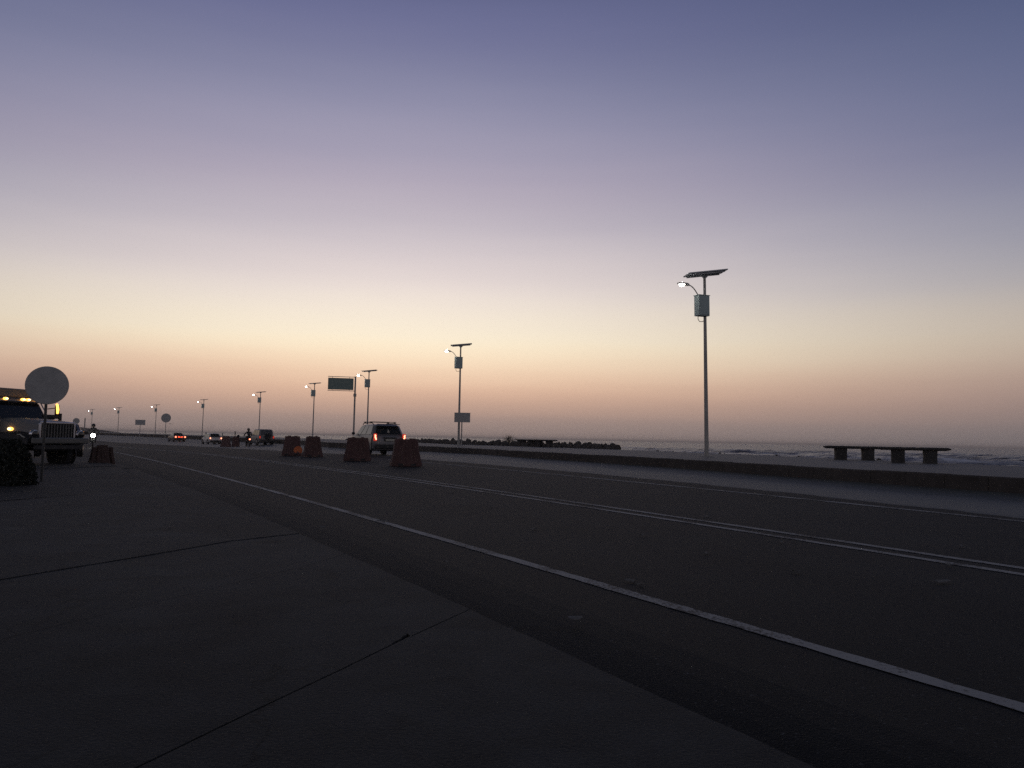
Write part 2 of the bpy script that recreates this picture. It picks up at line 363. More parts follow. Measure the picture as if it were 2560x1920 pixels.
# ---------------------------------------------------------------- plan of the place (metres; +Y ahead, +X to the sea)
LAMPS = [(7.40, 29.55), (-3.62, 54.13), (-14.22, 77.23), (-24.77, 97.65), (-38.92, 120.67), (-60.17, 152.34), (-85.14, 187.08), (-108.0, 214.79), (-127.96, 238.38)]
def smoothstep(v): v = min(max(v, 0), 1); return v * v * (3 - 2 * v)
_YS = np.arange(45.0, 901.0, 1.0)
_SL = -.665 - .19 * np.clip((_YS - 45) / 190, 0, 1)
_CUM = np.concatenate([[0], np.cumsum(_SL[:-1])])
def far(Y): return float(np.interp(Y, _YS, _CUM))
def curve(c, Y):
    Yc = min(max(Y, 2.0), 45.0)
    X = c[0] * Yc * Yc + c[1] * Yc + c[2]
    if Y < 2.0: X += (Y - 2.0) * (2 * c[0] * 2 + c[1])
    if Y > 45: X += far(Y)
    return X
def XL(Y): return curve((-.00129101, -.553075, 4.08926), Y)
def XD(Y): return curve((-.00278627, -.485896, 7.62642), Y)
def XR(Y): return curve((-.00331714, -.385314, 11.6255), Y)
def XS(Y): return max(curve((-.00650656, -.186964, 10.3418), Y), XR(Y) + .45)
def XP(Y): return curve((-.0024438, -.535697, 2.42676), Y)
_lx = np.array([18.5 + .448 * 30] + [18.5] + [p[0] for p in LAMPS] + [LAMPS[-1][0] - .86 * 660])
_ly = np.array([-25.0, 5.0] + [p[1] for p in LAMPS] + [LAMPS[-1][1] + 660])
def XLamp(Y): return float(np.interp(Y, _ly, _lx))
def XK(Y):
    near = float(np.interp(Y, [-25, 15.2, 18.8, 26.4, 32, 36.1, 42.8, 46.1, 49, 61.1, 66], [27.6, 9.75, 8.1, 5.3, 2.7, .6, -1.9, -4.0, -5.4, -14.4, -16.4]))
    if Y <= 61: return near
    f = XLamp(Y) - 6.6; k = smoothstep((Y - 61) / 12); return near * (1 - k) + f * k if Y < 73 else f
def XF(Y):
    near = float(np.interp(Y, [-25, 10, 21.3, 25.6, 34.5, 45.8, 49.5, 54.6, 59], [32, 18.6, 14.9, 13.6, 10.5, 5.7, 3.4, -.6, -4.2]))
    if Y <= 54: return near
    f = XLamp(Y) + 2.6; k = smoothstep((Y - 54) / 22); return near * (1 - k) + f * k if Y < 59 else (float(np.interp(Y, [59, 76], [-4.2, LAMPS[2][0] + 3.2])) if Y < 76 else f)
def drop(Y): return -.0085 * min(max(Y - 40, 0), 65)
SEA_Z = -1.2
def ground_z(X, Y):
    d = drop(Y)
    xs = [XP(Y) - 60, XP(Y), XL(Y), XD(Y), XR(Y), XS(Y), .25 * XS(Y) + .75 * XK(Y), XK(Y)]
    zs = [d - .1, d, d, d + .05, d + .10, d + .12, d + .145, .25 + .5 * drop(Y)]
    if X >= XK(Y): return .52 if X < XF(Y) else SEA_Z
    return float(np.interp(X, xs, zs))
YS = [-25, -15, -8, -4, -1] + list(np.arange(0, 20, 1.0)) + list(np.arange(20, 60, 2.0)) + list(np.arange(60, 140, 4.0)) + list(np.arange(140, 260, 8.0)) + [260, 290, 330, 380, 450, 540, 650]
def sheet(name, cols, material, ys=YS, thick=None):
    """cols: functions Y -> (x, z); lofted into one sheet"""
    mb = MB(); n = len(cols); V = []; Fc = []
    for Y in ys:
        for c in cols:
            x, z = c(Y); V.append((x, Y, z))
    for j in range(len(ys) - 1):
        for k in range(n - 1):
            a = j * n + k; Fc.append((a, a + 1, a + n + 1, a + n))
    mb.add(V, Fc); o = mb.build(name, material); return o

# ---------------------------------------------------------------- the setting
tag(sheet('ground', [lambda Y: (XP(Y) - 2500, drop(Y) + 1.0), lambda Y: (XP(Y) - 150, drop(Y) - .25), lambda Y: (XP(Y) - 30, drop(Y) - .12), lambda Y: (XP(Y) - 2.0, drop(Y) - .11), lambda Y: (XP(Y) + .3, drop(Y) - .16)], M['land']), kind='structure')
tag(sheet('road', [lambda Y: (XP(Y) + .005, drop(Y) - .10), lambda Y: (XP(Y) + .12, drop(Y) - .093), lambda Y: (XP(Y) + .26, drop(Y) - .076), lambda Y: (XP(Y) + .42, drop(Y) - .052), lambda Y: (XP(Y) + .6, drop(Y) - .03), lambda Y: (XP(Y) + .85, drop(Y) - .012), lambda Y: (XL(Y), drop(Y)), lambda Y: (XD(Y), drop(Y) + .05), lambda Y: (XR(Y), drop(Y) + .10), lambda Y: (XS(Y), drop(Y) + .12)], M['asphalt'], ys=sorted(set(YS) | set(np.arange(0, 40, .5)))), kind='structure')
ro = bpy.data.objects['road'].data; la = ro.attributes.new('lat', 'FLOAT', 'POINT')
la.data.foreach_set('value', np.array([p.co.x - XL(p.co.y) for p in ro.vertices], dtype=np.float32))
def KZ(Y): return .25 + .5 * drop(Y)
tag(sheet('concrete_lane', [lambda Y: (XS(Y) - .25, drop(Y) + .108), lambda Y: (XS(Y) + .06 * math.sin(Y * 1.7) + .05 * math.sin(Y * 4.1), drop(Y) + .126), lambda Y: (.25 * XS(Y) + .75 * XK(Y), drop(Y) + .145), lambda Y: (XK(Y) + .05, KZ(Y))], M['strip'],
          ys=sorted(set(YS) | set(np.arange(0, 60, .5)))), kind='structure')
tag(sheet('promenade', [lambda Y: (XK(Y) + .20, .52), lambda Y: (.6 * XK(Y) + .4 * XF(Y), .57), lambda Y: (XF(Y), .60)], M['prom']), kind='structure')
tag(sheet('sea_bank', [lambda Y: (XF(Y) - .02, .597), lambda Y: (XF(Y) + .8, .25), lambda Y: (XF(Y) + 3.5, -1.0), lambda Y: (XF(Y) + 8, -2.6)], M['bank']), kind='structure')
# kerb blocks along the promenade, laid one by one while they can be told apart
kerb = tag(sheet('promenade_kerb', [lambda Y: (XK(Y), KZ(Y) - .05), lambda Y: (XK(Y) + .012, .49), lambda Y: (XK(Y) + .03, .505), lambda Y: (XK(Y) + .22, .515)], M['kerb']), kind='structure')
Y = 8.0
while Y < 60:
    ln = 1.0 * .85; Y2 = Y + ln
    a, b = Vector((XK(Y + .004), Y + .004, 0)), Vector((XK(Y2 - .004), Y2 - .004, 0)); d = (b - a).normalized(); nn = Vector((d.y, -d.x, 0))
    if nn.x < 0: nn = -nn
    z1 = .535 + random.uniform(-.008, .008); off = random.uniform(-.035, -.015)
    P = []
    for p in (a, b):
        P += [p + nn * off + Vector((0, 0, KZ(Y) - .04)), p + nn * (off + .015) + Vector((0, 0, z1 - .03)), p + nn * (off + .045) + Vector((0, 0, z1)), p + nn * .21 + Vector((0, 0, z1)), p + nn * .21 + Vector((0, 0, .3))]
    MB().add(P, [(0, 1, 2, 3, 4), (9, 8, 7, 6, 5)] + [(k, k + 5, (k + 1) % 5 + 5, (k + 1) % 5) for k in range(5)]).build('kerb_block', M['kerb'], kerb)
    Y = Y2

# sea: one sheet, swell modelled where it is near
gx = np.concatenate([-np.geomspace(420, 30000, 26)[::-1], np.arange(-400, -60, 9.0), np.arange(-60, 160, 1.1), np.arange(162, 420, 9.0), np.geomspace(450, 30000, 22)])
gy = np.concatenate([-np.geomspace(60, 30000, 16)[::-1], np.arange(-40, 40, 6.0), np.arange(40, 320, 1.1), np.geomspace(323, 30000, 60)])
GX, GY = np.meshgrid(gx, gy)
def swell(X, Yy):
    z = np.zeros_like(X)
    for k in range(26):
        a = R(58) + rng.normal(0, .42); wl = 3.2 * 1.13 ** k if k < 20 else rng.uniform(5, 16)
        amp = .010 * wl ** .72; ph = rng.uniform(0, 6.28)
        q = (X * math.cos(a) + Yy * math.sin(a)) * 2 * math.pi / wl + ph + .8 * np.sin(X * .031 + k) + .7 * np.sin(Yy * .027 + 2 * k)
        s_ = np.sin(q); z += amp * (s_ + .35 * np.cos(2 * q))
    return z
fade = np.clip((330 - GY) / 120, 0, 1) * np.clip((GY - 15) / 20, 0, 1) * np.clip((200 - np.abs(GX - 50)) / 60, 0, 1)
GZ = SEA_Z + swell(GX, GY) * fade
bl = np.interp(GX, [20, 36, 48, 59, 66, 75, 90], [158, 150, 138, 126, 114, 103, 92])      # where the waves break
crest = np.exp(-((GY - bl) / 3.2) ** 2) * np.clip((GX - 22) / 12, 0, 1) * np.clip((110 - GX) / 20, 0, 1)
cmod = .35 + .65 * np.clip(np.sin(GX * .21 + 1.0) + .6 * np.sin(GX * .53) + .5, 0, 1)
GZ += .16 * crest * cmod
foam = np.clip(1.7 * crest * cmod - .25, 0, 1)
bl2 = bl + 38 + 6 * np.sin(GX * .11)
foam = np.maximum(foam, np.clip(1.3 * np.exp(-((GY - bl2) / 2.2) ** 2) * np.clip(np.sin(GX * .33 + 2) + np.sin(GX * .13), 0, 1) - .3, 0, 1) * np.clip((GX - 15) / 12, 0, 1))
ny, nx = GX.shape
V = np.stack([GX.ravel(), GY.ravel(), GZ.ravel()], 1)
idx = np.arange(ny * nx).reshape(ny, nx)
Fq = np.stack([idx[:-1, :-1].ravel(), idx[:-1, 1:].ravel(), idx[1:, 1:].ravel(), idx[1:, :-1].ravel()], 1)
me = bpy.data.meshes.new('sea')
me.vertices.add(len(V)); me.vertices.foreach_set('co', V.ravel().astype(np.float32))
me.loops.add(len(Fq) * 4); me.loops.foreach_set('vertex_index', Fq.ravel().astype(np.int32))
me.polygons.add(len(Fq)); me.polygons.foreach_set('loop_start', np.arange(0, len(Fq) * 4, 4, dtype=np.int32)); me.polygons.foreach_set('loop_total', np.full(len(Fq), 4, dtype=np.int32))
me.update(calc_edges=True)
at_ = me.attributes.new('foam', 'FLOAT', 'POINT'); at_.data.foreach_set('value', foam.ravel().astype(np.float32))
me.polygons.foreach_set('use_smooth', np.ones(len(Fq), dtype=bool)); me.materials.append(M['sea'])
sea = bpy.data.objects.new('sea', me); COL.objects.link(sea); tag(sea, kind='structure')

# headland far along the coast
mb = MB(); nu, nv = 46, 10; V = []; Fc = []
for j in range(nv):
    for i in range(nu):
        u, w = i / (nu - 1), j / (nv - 1)
        x = -420 + 222 * u; y = 372 + 90 * w
        h = (2.1 + .5 * math.sin(u * 9) + .35 * math.sin(u * 23 + 1) + .2 * math.sin(u * 51)) * smoothstep((1 - u) / .28) * (math.sin(math.pi * w) ** .7)
        V.append((x, y, -1.5 + 2.55 * h))
for j in range(nv - 1):
    for i in range(nu - 1):
        a = j * nu + i; Fc.append((a, a + 1, a + nu + 1, a + nu))
tag(mb.add(V, Fc).build('headland', M['land'], smooth=True), kind='structure')

# painted lines (4 mm above the asphalt)
def line(name, fx, fz, off, wid, y0, y1, step=.12):
    mb = MB(); V = []; Fc = []; ys = np.concatenate([np.arange(y0, min(y1, 26), step), np.arange(26, y1 + .01, 1.0)]); rr_ = random.Random(name + str(off))
    for Yq in ys:
        sl = (fx(Yq + .2) - fx(Yq - .2)) / .4; k = math.sqrt(1 + sl * sl)
        for q in (off - wid / 2, off + wid / 2):
            X = fx(Yq) + (q + rr_.uniform(-.009, .009)) * k; V.append((X, Yq, fz(X, Yq) + .005))
    for j in range(len(ys) - 1): Fc.append((2 * j, 2 * j + 1, 2 * j + 3, 2 * j + 2))
    return tag(mb.add(V, Fc).build(name, M['paint']), kind='structure')
def road_z(X, Yq):
    d = drop(Yq); return float(np.interp(X, [XP(Yq), XP(Yq) + .85, XL(Yq), XD(Yq), XR(Yq), XS(Yq)], [d - .10, d - .012, d, d + .05, d + .10, d + .12]))
line('edge_line', XL, road_z, 0, .112, -6, 110)
line('centre_line', XD, road_z, 0, .11, -6, 90)
line('centre_line', XD, road_z, .33, .11, -6, 90)
line('far_edge_line', XR, road_z, 0, .14, -6, 34)

# near pavement: big cast slabs with a kerb band, each slab an object
pav = thing('pavement', None, None, (0, 0, 0)); tag(pav, kind='structure')
ang = R(20.5)                                            # joints run this far off +Y
jd = Vector((math.sin(ang), math.cos(ang)))
ends = [(1.30, 2.10), (-.25, 4.85), (-1.36, 7.0), (-2.42, 8.35), (-3.50, 10.45), (-6.25, 15.15), (-10.6, 22.3), (-15.0, 29.0)]
ends[0] = (XP(1.3), 1.3)
def kpt(e):                                              # where a joint meets the kerb band's back edge
    e = Vector(e); return e - jd * .72
def wob(a, b, n, amp):
    a, b = Vector(a), Vector(b); d = (b - a); nn = Vector((-d.y, d.x)).normalized()
    return [a + d * (i / n) + nn * (random.uniform(-amp, amp) if 0 < i < n else 0) for i in range(n + 1)]
joints = []
for i, e in enumerate(ends):
    k = kpt(e); a2 = jd if i < 5 else Vector((math.sin(R(14)), math.cos(R(14))))
    joints.append((Vector(e), k, wob(k, k - a2 * 14, 22, .012)))
for i in range(len(ends) - 1):
    (e0, k0, j0), (e1, k1, j1) = joints[i], joints[i + 1]
    g = .005 if i != 1 else .009
    t = (Vector((e1.x, e1.y)) - Vector((e0.x, e0.y))).normalized()
    zt = .06 + (.0, .0, -.002, .004, .002, -.01, .0)[i]
    # main slab
    a_ = [p + t * g for p in j0]; b_ = [p - t * g for p in j1]
    lo = wob(k0 + t * g, k1 - t * g, 8, .006); side = Vector((-t.y, t.x)); side = side if side.x < 0 else -side
    inner = [p + side * .005 for p in lo]
    if i == 1: c0 = inner[0]; inner = [c0 - jd * .20, c0 - jd * .15 + t * .016, c0 - jd * .10 + t * .012, c0 - jd * .055 + t * .034, c0 - jd * .01 + t * .03, c0 + t * .055] + inner[1:]
    poly = [(p.x, p.y) for p in inner] + [(p.x, p.y) for p in b_[1:]] + [(p.x, p.y) for p in reversed(a_[1:])]
    nP = len(poly); V = [(x, y, -.09) for x, y in poly]
    for x, y in poly:
        raise_ = 0
        if i >= 5: raise_ = .085 * smoothstep((-6.0 - x) / 4.0) if i == 5 else .085
        V.append((x, y, zt + raise_))
    MB().add(V, [tuple(range(nP - 1, -1, -1)), tuple(range(nP, 2 * nP))] + [(k, (k + 1) % nP, nP + (k + 1) % nP, nP + k) for k in range(nP)]).build('pavement_slab', M['slab'], pav)
    # kerb band piece
    y0, y1 = e0.y, e1.y
    outer = [Vector((XP(q), q)) for q in np.linspace(y0, y1, 10)]
    outer[0] += t * g; outer[-1] -= t * g
    outer = [p + side * random.uniform(-.004, .012) for p in outer]
    back = [p for p in lo]
    poly = [(p.x, p.y) for p in outer] + [(p.x, p.y) for p in reversed(back)]
    MB().prism(poly, -.09, zt - .004).build('kerb_slab', M['slab'], pav)

# ---------------------------------------------------------------- solar street lamps
def make_lamp():
    t = thing('street_lamp', 'x', 'street lamp', (0, 0, 0), 0, 'solar street lamps along the promenade')
    p = MB().tube([(0, 0, -.3), (0, 0, 1.0), (0, 0, 4.5), (0, 0, 6.85)], [.085, .078, .062, .05], 14); p.build('pole', M['steel2'], t, True)
    MB().prism([(-.17, -.17), (.17, -.17), (.17, .17), (-.17, .17)], -.05, .03).build('base_plate', M['steel2'], t)
    bx = MB().box(-.14, 0, 5.71, .50, .30, .78, .015).build('battery_box', M['box'], t)
    MB().box(-.14, -.158, 5.71, .42, .016, .68, .006).build('door', M['box'], bx)
    MB().box(-.14, 0, 6.112, .54, .34, .022, .006).build('lid', M['box'], bx)
    MB().tube([(-.32, 0, 5.33), (-.33, 0, 5.20), (-.26, 0, 5.11), (-.14, 0, 5.11), (-.03, 0, 5.16)], .013, 8).build('cable', M['black'], t, True)
    pts = []
    for q in np.linspace(0, 1, 9):
        pts.append((-.30 - .42 * q ** 1.0, 0, 6.10 + .36 * math.sin(q * math.pi / 2)))
    MB().tube([(-.05, 0, 5.9)] + [(-.28, 0, 6.05)] + pts + [(-.78, 0, 6.475)], .022, 8).build('arm', M['steel2'], t, True)
    hd = MB().loft([[(-.74, -.05, 6.44), (-.74, .05, 6.44), (-.74, .05, 6.50), (-.74, -.05, 6.50)],
                    [(-.84, -.10, 6.455), (-.84, .10, 6.455), (-.84, .09, 6.53), (-.84, -.09, 6.53)],
                    [(-1.14, -.11, 6.48), (-1.14, .11, 6.48), (-1.14, .09, 6.54), (-1.14, -.09, 6.54)],
                    [(-1.22, -.08, 6.495), (-1.22, .08, 6.495), (-1.22, .07, 6.53), (-1.22, -.07, 6.53)]]).build('lamp_head', M['steel2'], t)
    MB().ball((-1.06, 0, 6.475), (.10, .10, .085), 20, 12).build('lens', M['lamp'], hd, True)
    # panel: rises towards the sea
    tl = R(6.5); w2, d2 = .74, .50
    def pp(x, y, z): return (x * math.cos(tl) - z * math.sin(tl) + .04, y, 6.98 + x * math.sin(tl) + z * math.cos(tl))
    yaw = R(-24)
    def py(x, y, z):
        X, Y_ = x * math.cos(yaw) - y * math.sin(yaw), x * math.sin(yaw) + y * math.cos(yaw); return pp(X, Y_, z)
    def slab_(x0, x1, y0, y1, z0, z1):
        c = [py(a, b, c_) for a in (x0, x1) for b in (y0, y1) for c_ in (z0, z1)]
        return c, [(0, 1, 3, 2), (4, 6, 7, 5), (0, 4, 5, 1), (2, 3, 7, 6), (0, 2, 6, 4), (1, 5, 7, 3)]
    pn = MB().add(*slab_(-w2, w2, -d2, d2, 0, .035)).build('solar_panel', M['panel'], t)
    MB().add(*slab_(-w2 + .02, w2 - .02, -d2 + .02, d2 - .02, .03, .04)).build('cells', M['cells'], pn)
    MB().add(*slab_(-w2 + .1, w2 - .1, -d2 + .10, -d2 + .15, -.06, .0)).build('panel_rail', M['panel'], t)
    MB().add(*slab_(-w2 + .1, w2 - .1, d2 - .15, d2 - .10, -.06, .0)).build('panel_rail', M['panel'], t)
    MB().loft([[(.16 * math.cos(a), .12 * math.sin(a), 6.93) for a in np.linspace(0, 2 * math.pi, 13)[:-1]], [(.13 * math.cos(a), .10 * math.sin(a), 6.86) for a in np.linspace(0, 2 * math.pi, 13)[:-1]], [(.06 * math.cos(a), .06 * math.sin(a), 6.80) for a in np.linspace(0, 2 * math.pi, 13)[:-1]]]).build('panel_bracket', M['panel'], t, True)
    return t
lamp0 = make_lamp()
LAMP_LABELS = ['nearest and tallest solar street lamp, beside the two right-hand benches',
               'solar street lamp with a rectangular sign board beside its pole', 'solar street lamp rising behind the silver car, right of the cantilever green sign',
               'solar street lamp left of the cantilever green sign, above the small dark barrier', 'solar street lamp rising behind the off-road car with the spare wheel',
               'solar street lamp just left of the white car with round tail lights', 'solar street lamp between the rectangular roadside sign and the large round sign',
               'solar street lamp left of the rectangular roadside sign', 'farthest solar street lamp, behind the oncoming motorcyclist']
for i, (x, y) in enumerate(LAMPS):
    o = lamp0 if i == 0 else copy_tree(lamp0)
    a = LAMPS[max(i - 1, 0)]; b = LAMPS[min(i + 1, 8)]
    hd_ = math.atan2(-(b[0] - a[0]), b[1] - a[1])
    o.location = (x, y, .60 - .02); o.rotation_euler = (R((0, .3, -.2, .2, 0, .3, 0, -.3, .2)[i]), R((-1.0, -.2, .1, .1, .2, .3, .2, .1, 0)[i]), hd_ + R((0, 3, -2, 2, -3, 1, 3, -2, 0)[i]))
    o['label'] = LAMP_LABELS[i]

# ---------------------------------------------------------------- benches
def bench(label, loc, rz, ln, seed):
    rr = random.Random(seed); t = thing('stone_bench', label, 'bench', loc, rz, 'stone slab benches on the promenade')
    mb = MB(); n = 26; rings = []
    for i in range(n + 1):
        u = i / n; x = (u - .5) * ln; e = min(1, min(u, 1 - u) / .03 + .35); w = .235 * (.9 + .1 * e) + rr.uniform(-.008, .008); h = .05 * e
        zc_ = .445 + rr.uniform(-.004, .004)
        rings.append([(x, -w, zc_ - h * .6), (x, -w - .012, zc_), (x, -w + .02, zc_ + h * .9), (x, 0, zc_ + h), (x, w - .02, zc_ + h * .9), (x, w + .012, zc_), (x, w, zc_ - h * .6), (x, 0, zc_ - h)])
    mb.loft(rings).build('seat', M['bench'], t)
    for s in (-1, 1):
        lg = MB(); cx = s * ln * .225
        rg = []
        for z, k in ((-.02, 1.06), (.03, 1.0), (.2, .98), (.36, 1.0), (.405, 1.03)):
            rg.append([(cx + a * .18 * k + rr.uniform(-.006, .006), b * .17 * k, z) for a, b in ((-1, -1), (0, -1.02), (1, -1), (1.02, 0), (1, 1), (0, 1.02), (-1, 1), (-1.02, 0))])
        lg.loft(rg).build('leg', M['bench'], t)
    return t
bench('left stone bench of the pair to the right of the nearest lamp', (12.05, 27.45, .585), R(-10), 2.0, 1)
bench('rightmost stone bench on the promenade, nearest to the camera', (12.52, 24.3, .585), R(-20), 2.0, 2)
bench('far stone bench at the rocks, the left one of the pair beside the dry shrub', (1.1, 52.6, .585), R(-46), 1.9, 3)
bench('far stone bench in front of the rock wall, the right one of its pair', (2.15, 50.6, .585), R(-40), 1.9, 4)

# ---------------------------------------------------------------- rock wall along the sea side
def rock_mesh(seed):
    rr = random.Random(seed); bm = bmesh.new(); bmesh.ops.create_icosphere(bm, subdivisions=2, radius=1)
    sh = [Vector((rr.gauss(0, 1), rr.gauss(0, 1), rr.gauss(0, 1))).normalized() for _ in range(7)]; dd = [rr.uniform(.62, .9) for _ in sh]
    for q in bm.verts:
        p = q.co.copy()
        for s_, d_ in zip(sh, dd):
            k = p.dot(s_)
            if k > d_: p -= s_ * (k - d_)
        q.co = p * rr.uniform(.96, 1.04)
    me_ = bpy.data.meshes.new('rock'); bm.to_mesh(me_); bm.free(); me_.materials.append(M['rock']); return me_
ROCKS = [rock_mesh(s) for s in range(7)]
wall = thing('rock_wall', 'low wall of piled sea rocks along the far edge of the promenade', 'rock wall', (0, 0, 0))
wY = 45.0
def put_rock(parent, p, s):
    o = bpy.data.objects.new('rock', random.choice(ROCKS)); COL.objects.link(o); o.parent = parent
    o.location = p; o.rotation_euler = (random.uniform(0, 6), random.uniform(0, 6), random.uniform(0, 6)); o.scale = (s * random.uniform(.8, 1.4), s * random.uniform(.8, 1.2), s * random.uniform(.6, .9))
while wY < 92:
    grow = min(1, (wY - 44.6) / 2.0)
    for row, z, jit in ((0, .62, .25), (1, .66, .35), (2, .73, .3)):
        if row == 2 and grow < .8: continue
        put_rock(wall, (XF(wY) + .35 * (row - .3) + random.uniform(-jit, jit) * .5, wY + random.uniform(-.15, .15), z + random.uniform(-.05, .05) - (.1 if wY > 70 else 0)), random.choice((.17, .21, .25, .28)) * random.uniform(.85, 1.1) * (.6 + .4 * grow))
    wY += .36
rub = thing('shore_rubble', 'scattered dark rocks on the sea bank behind the benches', 'rocks', (0, 0, 0))
for k in range(46):
    Yr = random.uniform(18, 45); put_rock(rub, (XF(Yr) + random.uniform(-.1, 1.2), Yr, .52 + random.uniform(-.12, .06)), random.uniform(.05, .13))

# dry shrub behind the rocks
sx, sy = -.15, 56.6
sh_ = thing('dry_shrub', 'round leafless dry shrub growing behind the rock wall', 'shrub', (sx, sy, .55))
mb = MB(); lf = MB(); rr = random.Random(5)
for k in range(90):
    a = rr.uniform(0, 6.28); e = rr.uniform(.15, 1.45); L_ = rr.uniform(.5, .82)
    p0 = Vector((rr.uniform(-.05, .05), rr.uniform(-.05, .05), 0)); d = Vector((math.cos(a) * math.cos(e), math.sin(a) * math.cos(e), math.sin(e)))
    p1 = p0 + d * L_ * .5 + Vector((0, 0, .05)); p2 = p0 + d * L_
    mb.tube([p0, p1, p2], [.012, .008, .004], 4)
    for q in range(3):
        b = p1.lerp(p2, rr.random()); d2 = (d + Vector((rr.gauss(0, .6), rr.gauss(0, .6), rr.gauss(0, .6)))).normalized(); mb.tube([b, b + d2 * .17], [.006, .003], 3)
        c = b + d2 * .15; s_ = .022; u = Vector((rr.gauss(0, 1), rr.gauss(0, 1), rr.gauss(0, 1))).normalized() * s_; w = u.orthogonal().normalized() * s_
        lf.add([c - u, c + w, c + u, c - w], [(0, 1, 2, 3)])
mb.build('branches', M['twig'], sh_); tag(lf.build('leaves', M['dryleaf'], sh_), kind='stuff')

bs = thing('dark_bush', 'low dark bush at the left edge in front of the truck', 'bush', (-9.2, 14.0, .05))
lf = MB(); st_ = MB(); rr = random.Random(9)
for k in range(26):
    a = rr.uniform(0, 6.28); d = Vector((math.cos(a) * rr.uniform(.1, .55), math.sin(a) * rr.uniform(.1, .4), rr.uniform(.4, .8)))
    st_.tube([(0, 0, -.05), tuple(d * .5), tuple(d)], [.018, .012, .005], 5)
for k in range(9500):
    while True:
        p = Vector((rr.uniform(-1, 1), rr.uniform(-1, 1), rr.uniform(0, 1)))
        rad = p.length
        if .25 < rad < 1 + .12 * math.sin(5 * math.atan2(p.y, p.x)) + .10 * math.sin(9 * p.x + 4 * p.z): break
    c = Vector((p.x * .66, p.y * .5, .02 + p.z * .86)); u = Vector((rr.gauss(0, 1), rr.gauss(0, 1), rr.gauss(0, .7))).normalized() * rr.uniform(.03, .055); w = u.orthogonal().normalized() * rr.uniform(.016, .028)
    lf.add([c - u, c + w, c + u, c - w], [(0, 1, 2, 3)])
st_.build('stems', M['twig'], bs); tag(lf.build('foliage', M['bush'], bs), kind='stuff')

# ---------------------------------------------------------------- signs
def round_sign(label, loc, dia, hc, rz, pole=.03, name='round_sign', pm='steel2'):
    t = thing(name, label, 'road sign', loc, rz, None)
    MB().lathe([(dia / 2 - .012, -.014), (dia / 2, -.008), (dia / 2, .008), (dia / 2 - .012, .012)], 40, (0, 0, hc), 'y').build('disc', M['signback'], t)
    MB().tube([(0, .05, -.3), (0, .05, hc + dia * .3)], pole, 10).build('post', M[pm], t, True)
    for s in (-1, 1): MB().box(0, .022, hc + s * dia * .2, dia * .55, .02, .035).build('bracket', M['steel2'], t)
    return t
def rect_sign(name, label, loc, w, h, hc, rz, pole=.035, mat_='signback', px=0.0):
    t = thing(name, label, 'road sign', loc, rz)
    MB().box(0, 0, hc, w, .02, h, .004).build('board', M[mat_], t)
    for s in (-1, 1): MB().box(0, .022, hc + s * h * .28, w * .9, .02, .04).build('bracket', M['steel2'], t)
    MB().tube([(px, .06, -.3), (px, .06, hc + h * .45)], pole, 10).build('post', M['steel2'], t, True)
    return t
GZ15 = .06
round_sign('big grey round sign close by, its blank back standing in front of the truck', (-8.95, 15.0, GZ15), .735, 1.89, R(31), .026, pm='post')
round_sign('small distant round sign low beside the truck, left of a bare post', (-83.5, 150, ground_z(-83.5, 150)), 1.15, 2.85 - ground_z(-83.5, 150), R(29), .05)
round_sign('distant round sign on a tall post, left of the red-lit car', (-66.3, 150, .1), 1.74, 3.67, R(24), .06)
rect_sign('rectangular_sign', 'distant wide rectangular sign on a single post, left of the large far round sign', (-71.2, 150, .1), 1.75, 1.0, 2.73, R(25), .055)
rect_sign('rectangular_sign', 'rectangular sign board on its own thin post beside the second lamp', (-3.35, 53.3, .58), 1.08, .66, 1.90, R(2), .04, px=-.02)
# cantilever sign: mast + two rails + blank green back
cs = thing('cantilever_sign', 'green cantilever road sign on a tall mast, behind the silver car', 'road sign', (-15.1, 75.0, .5), R(11))
MB().tube([(0, 0, -.4), (0, 0, 4.4)], .085, 12).build('mast', M['steel2'], cs, True)
MB().tube([(0, 0, 4.35), (0, 0, 4.62)], .15, 12).build('flange', M['steel2'], cs, True)
MB().tube([(0, 0, 4.6), (0, 0, 6.28)], .085, 12).build('upper_mast', M['steel2'], cs, True)
for z in (4.88, 6.22): MB().tube([(.05, 0, z), (-2.58, 0, z)], .028, 8).build('rail', M['steel2'], cs, True)
bd = MB().box(-1.36, -.04, 5.53, 2.40, .03, 1.13, .006).build('board', M['green'], cs)
for s in (-2.15, -.55): MB().tube([(s, .0, 4.88), (s, .0, 6.22)], .018, 6).build('hanger', M['steel2'], cs)
bp_ = thing('bare_post', 'bare upright post without a sign, beside the oncoming motorcyclist', 'post', (-24.55, 45.0, ground_z(-24.55, 45)))
MB().tube([(0, 0, -.3), (0, 0, 1.85)], .03, 8).build('post', M['steel2'], bp_, True)
MB().box(-.01, -.04, .93, .05, .03, .30, .008).build('reflector_or_glow', M['amberdim'], bp_)  # the light it reflects is put in as weak emission
for lab, x, y, h in (('short stub post on the sea edge left of the white car', -55.0, 141.0, .62), ('short stub post on the sea edge right of the white car', -50.9, 138.0, .58)):
    o = thing('stub_post', lab, 'post', (x, y, .5)); MB().tube([(0, 0, -.2), (0, 0, h)], .10, 8).build('post', M['steel2'], o, True); MB().ball((0, 0, h), .11, 8, 6).build('cap', M['steel2'], o)

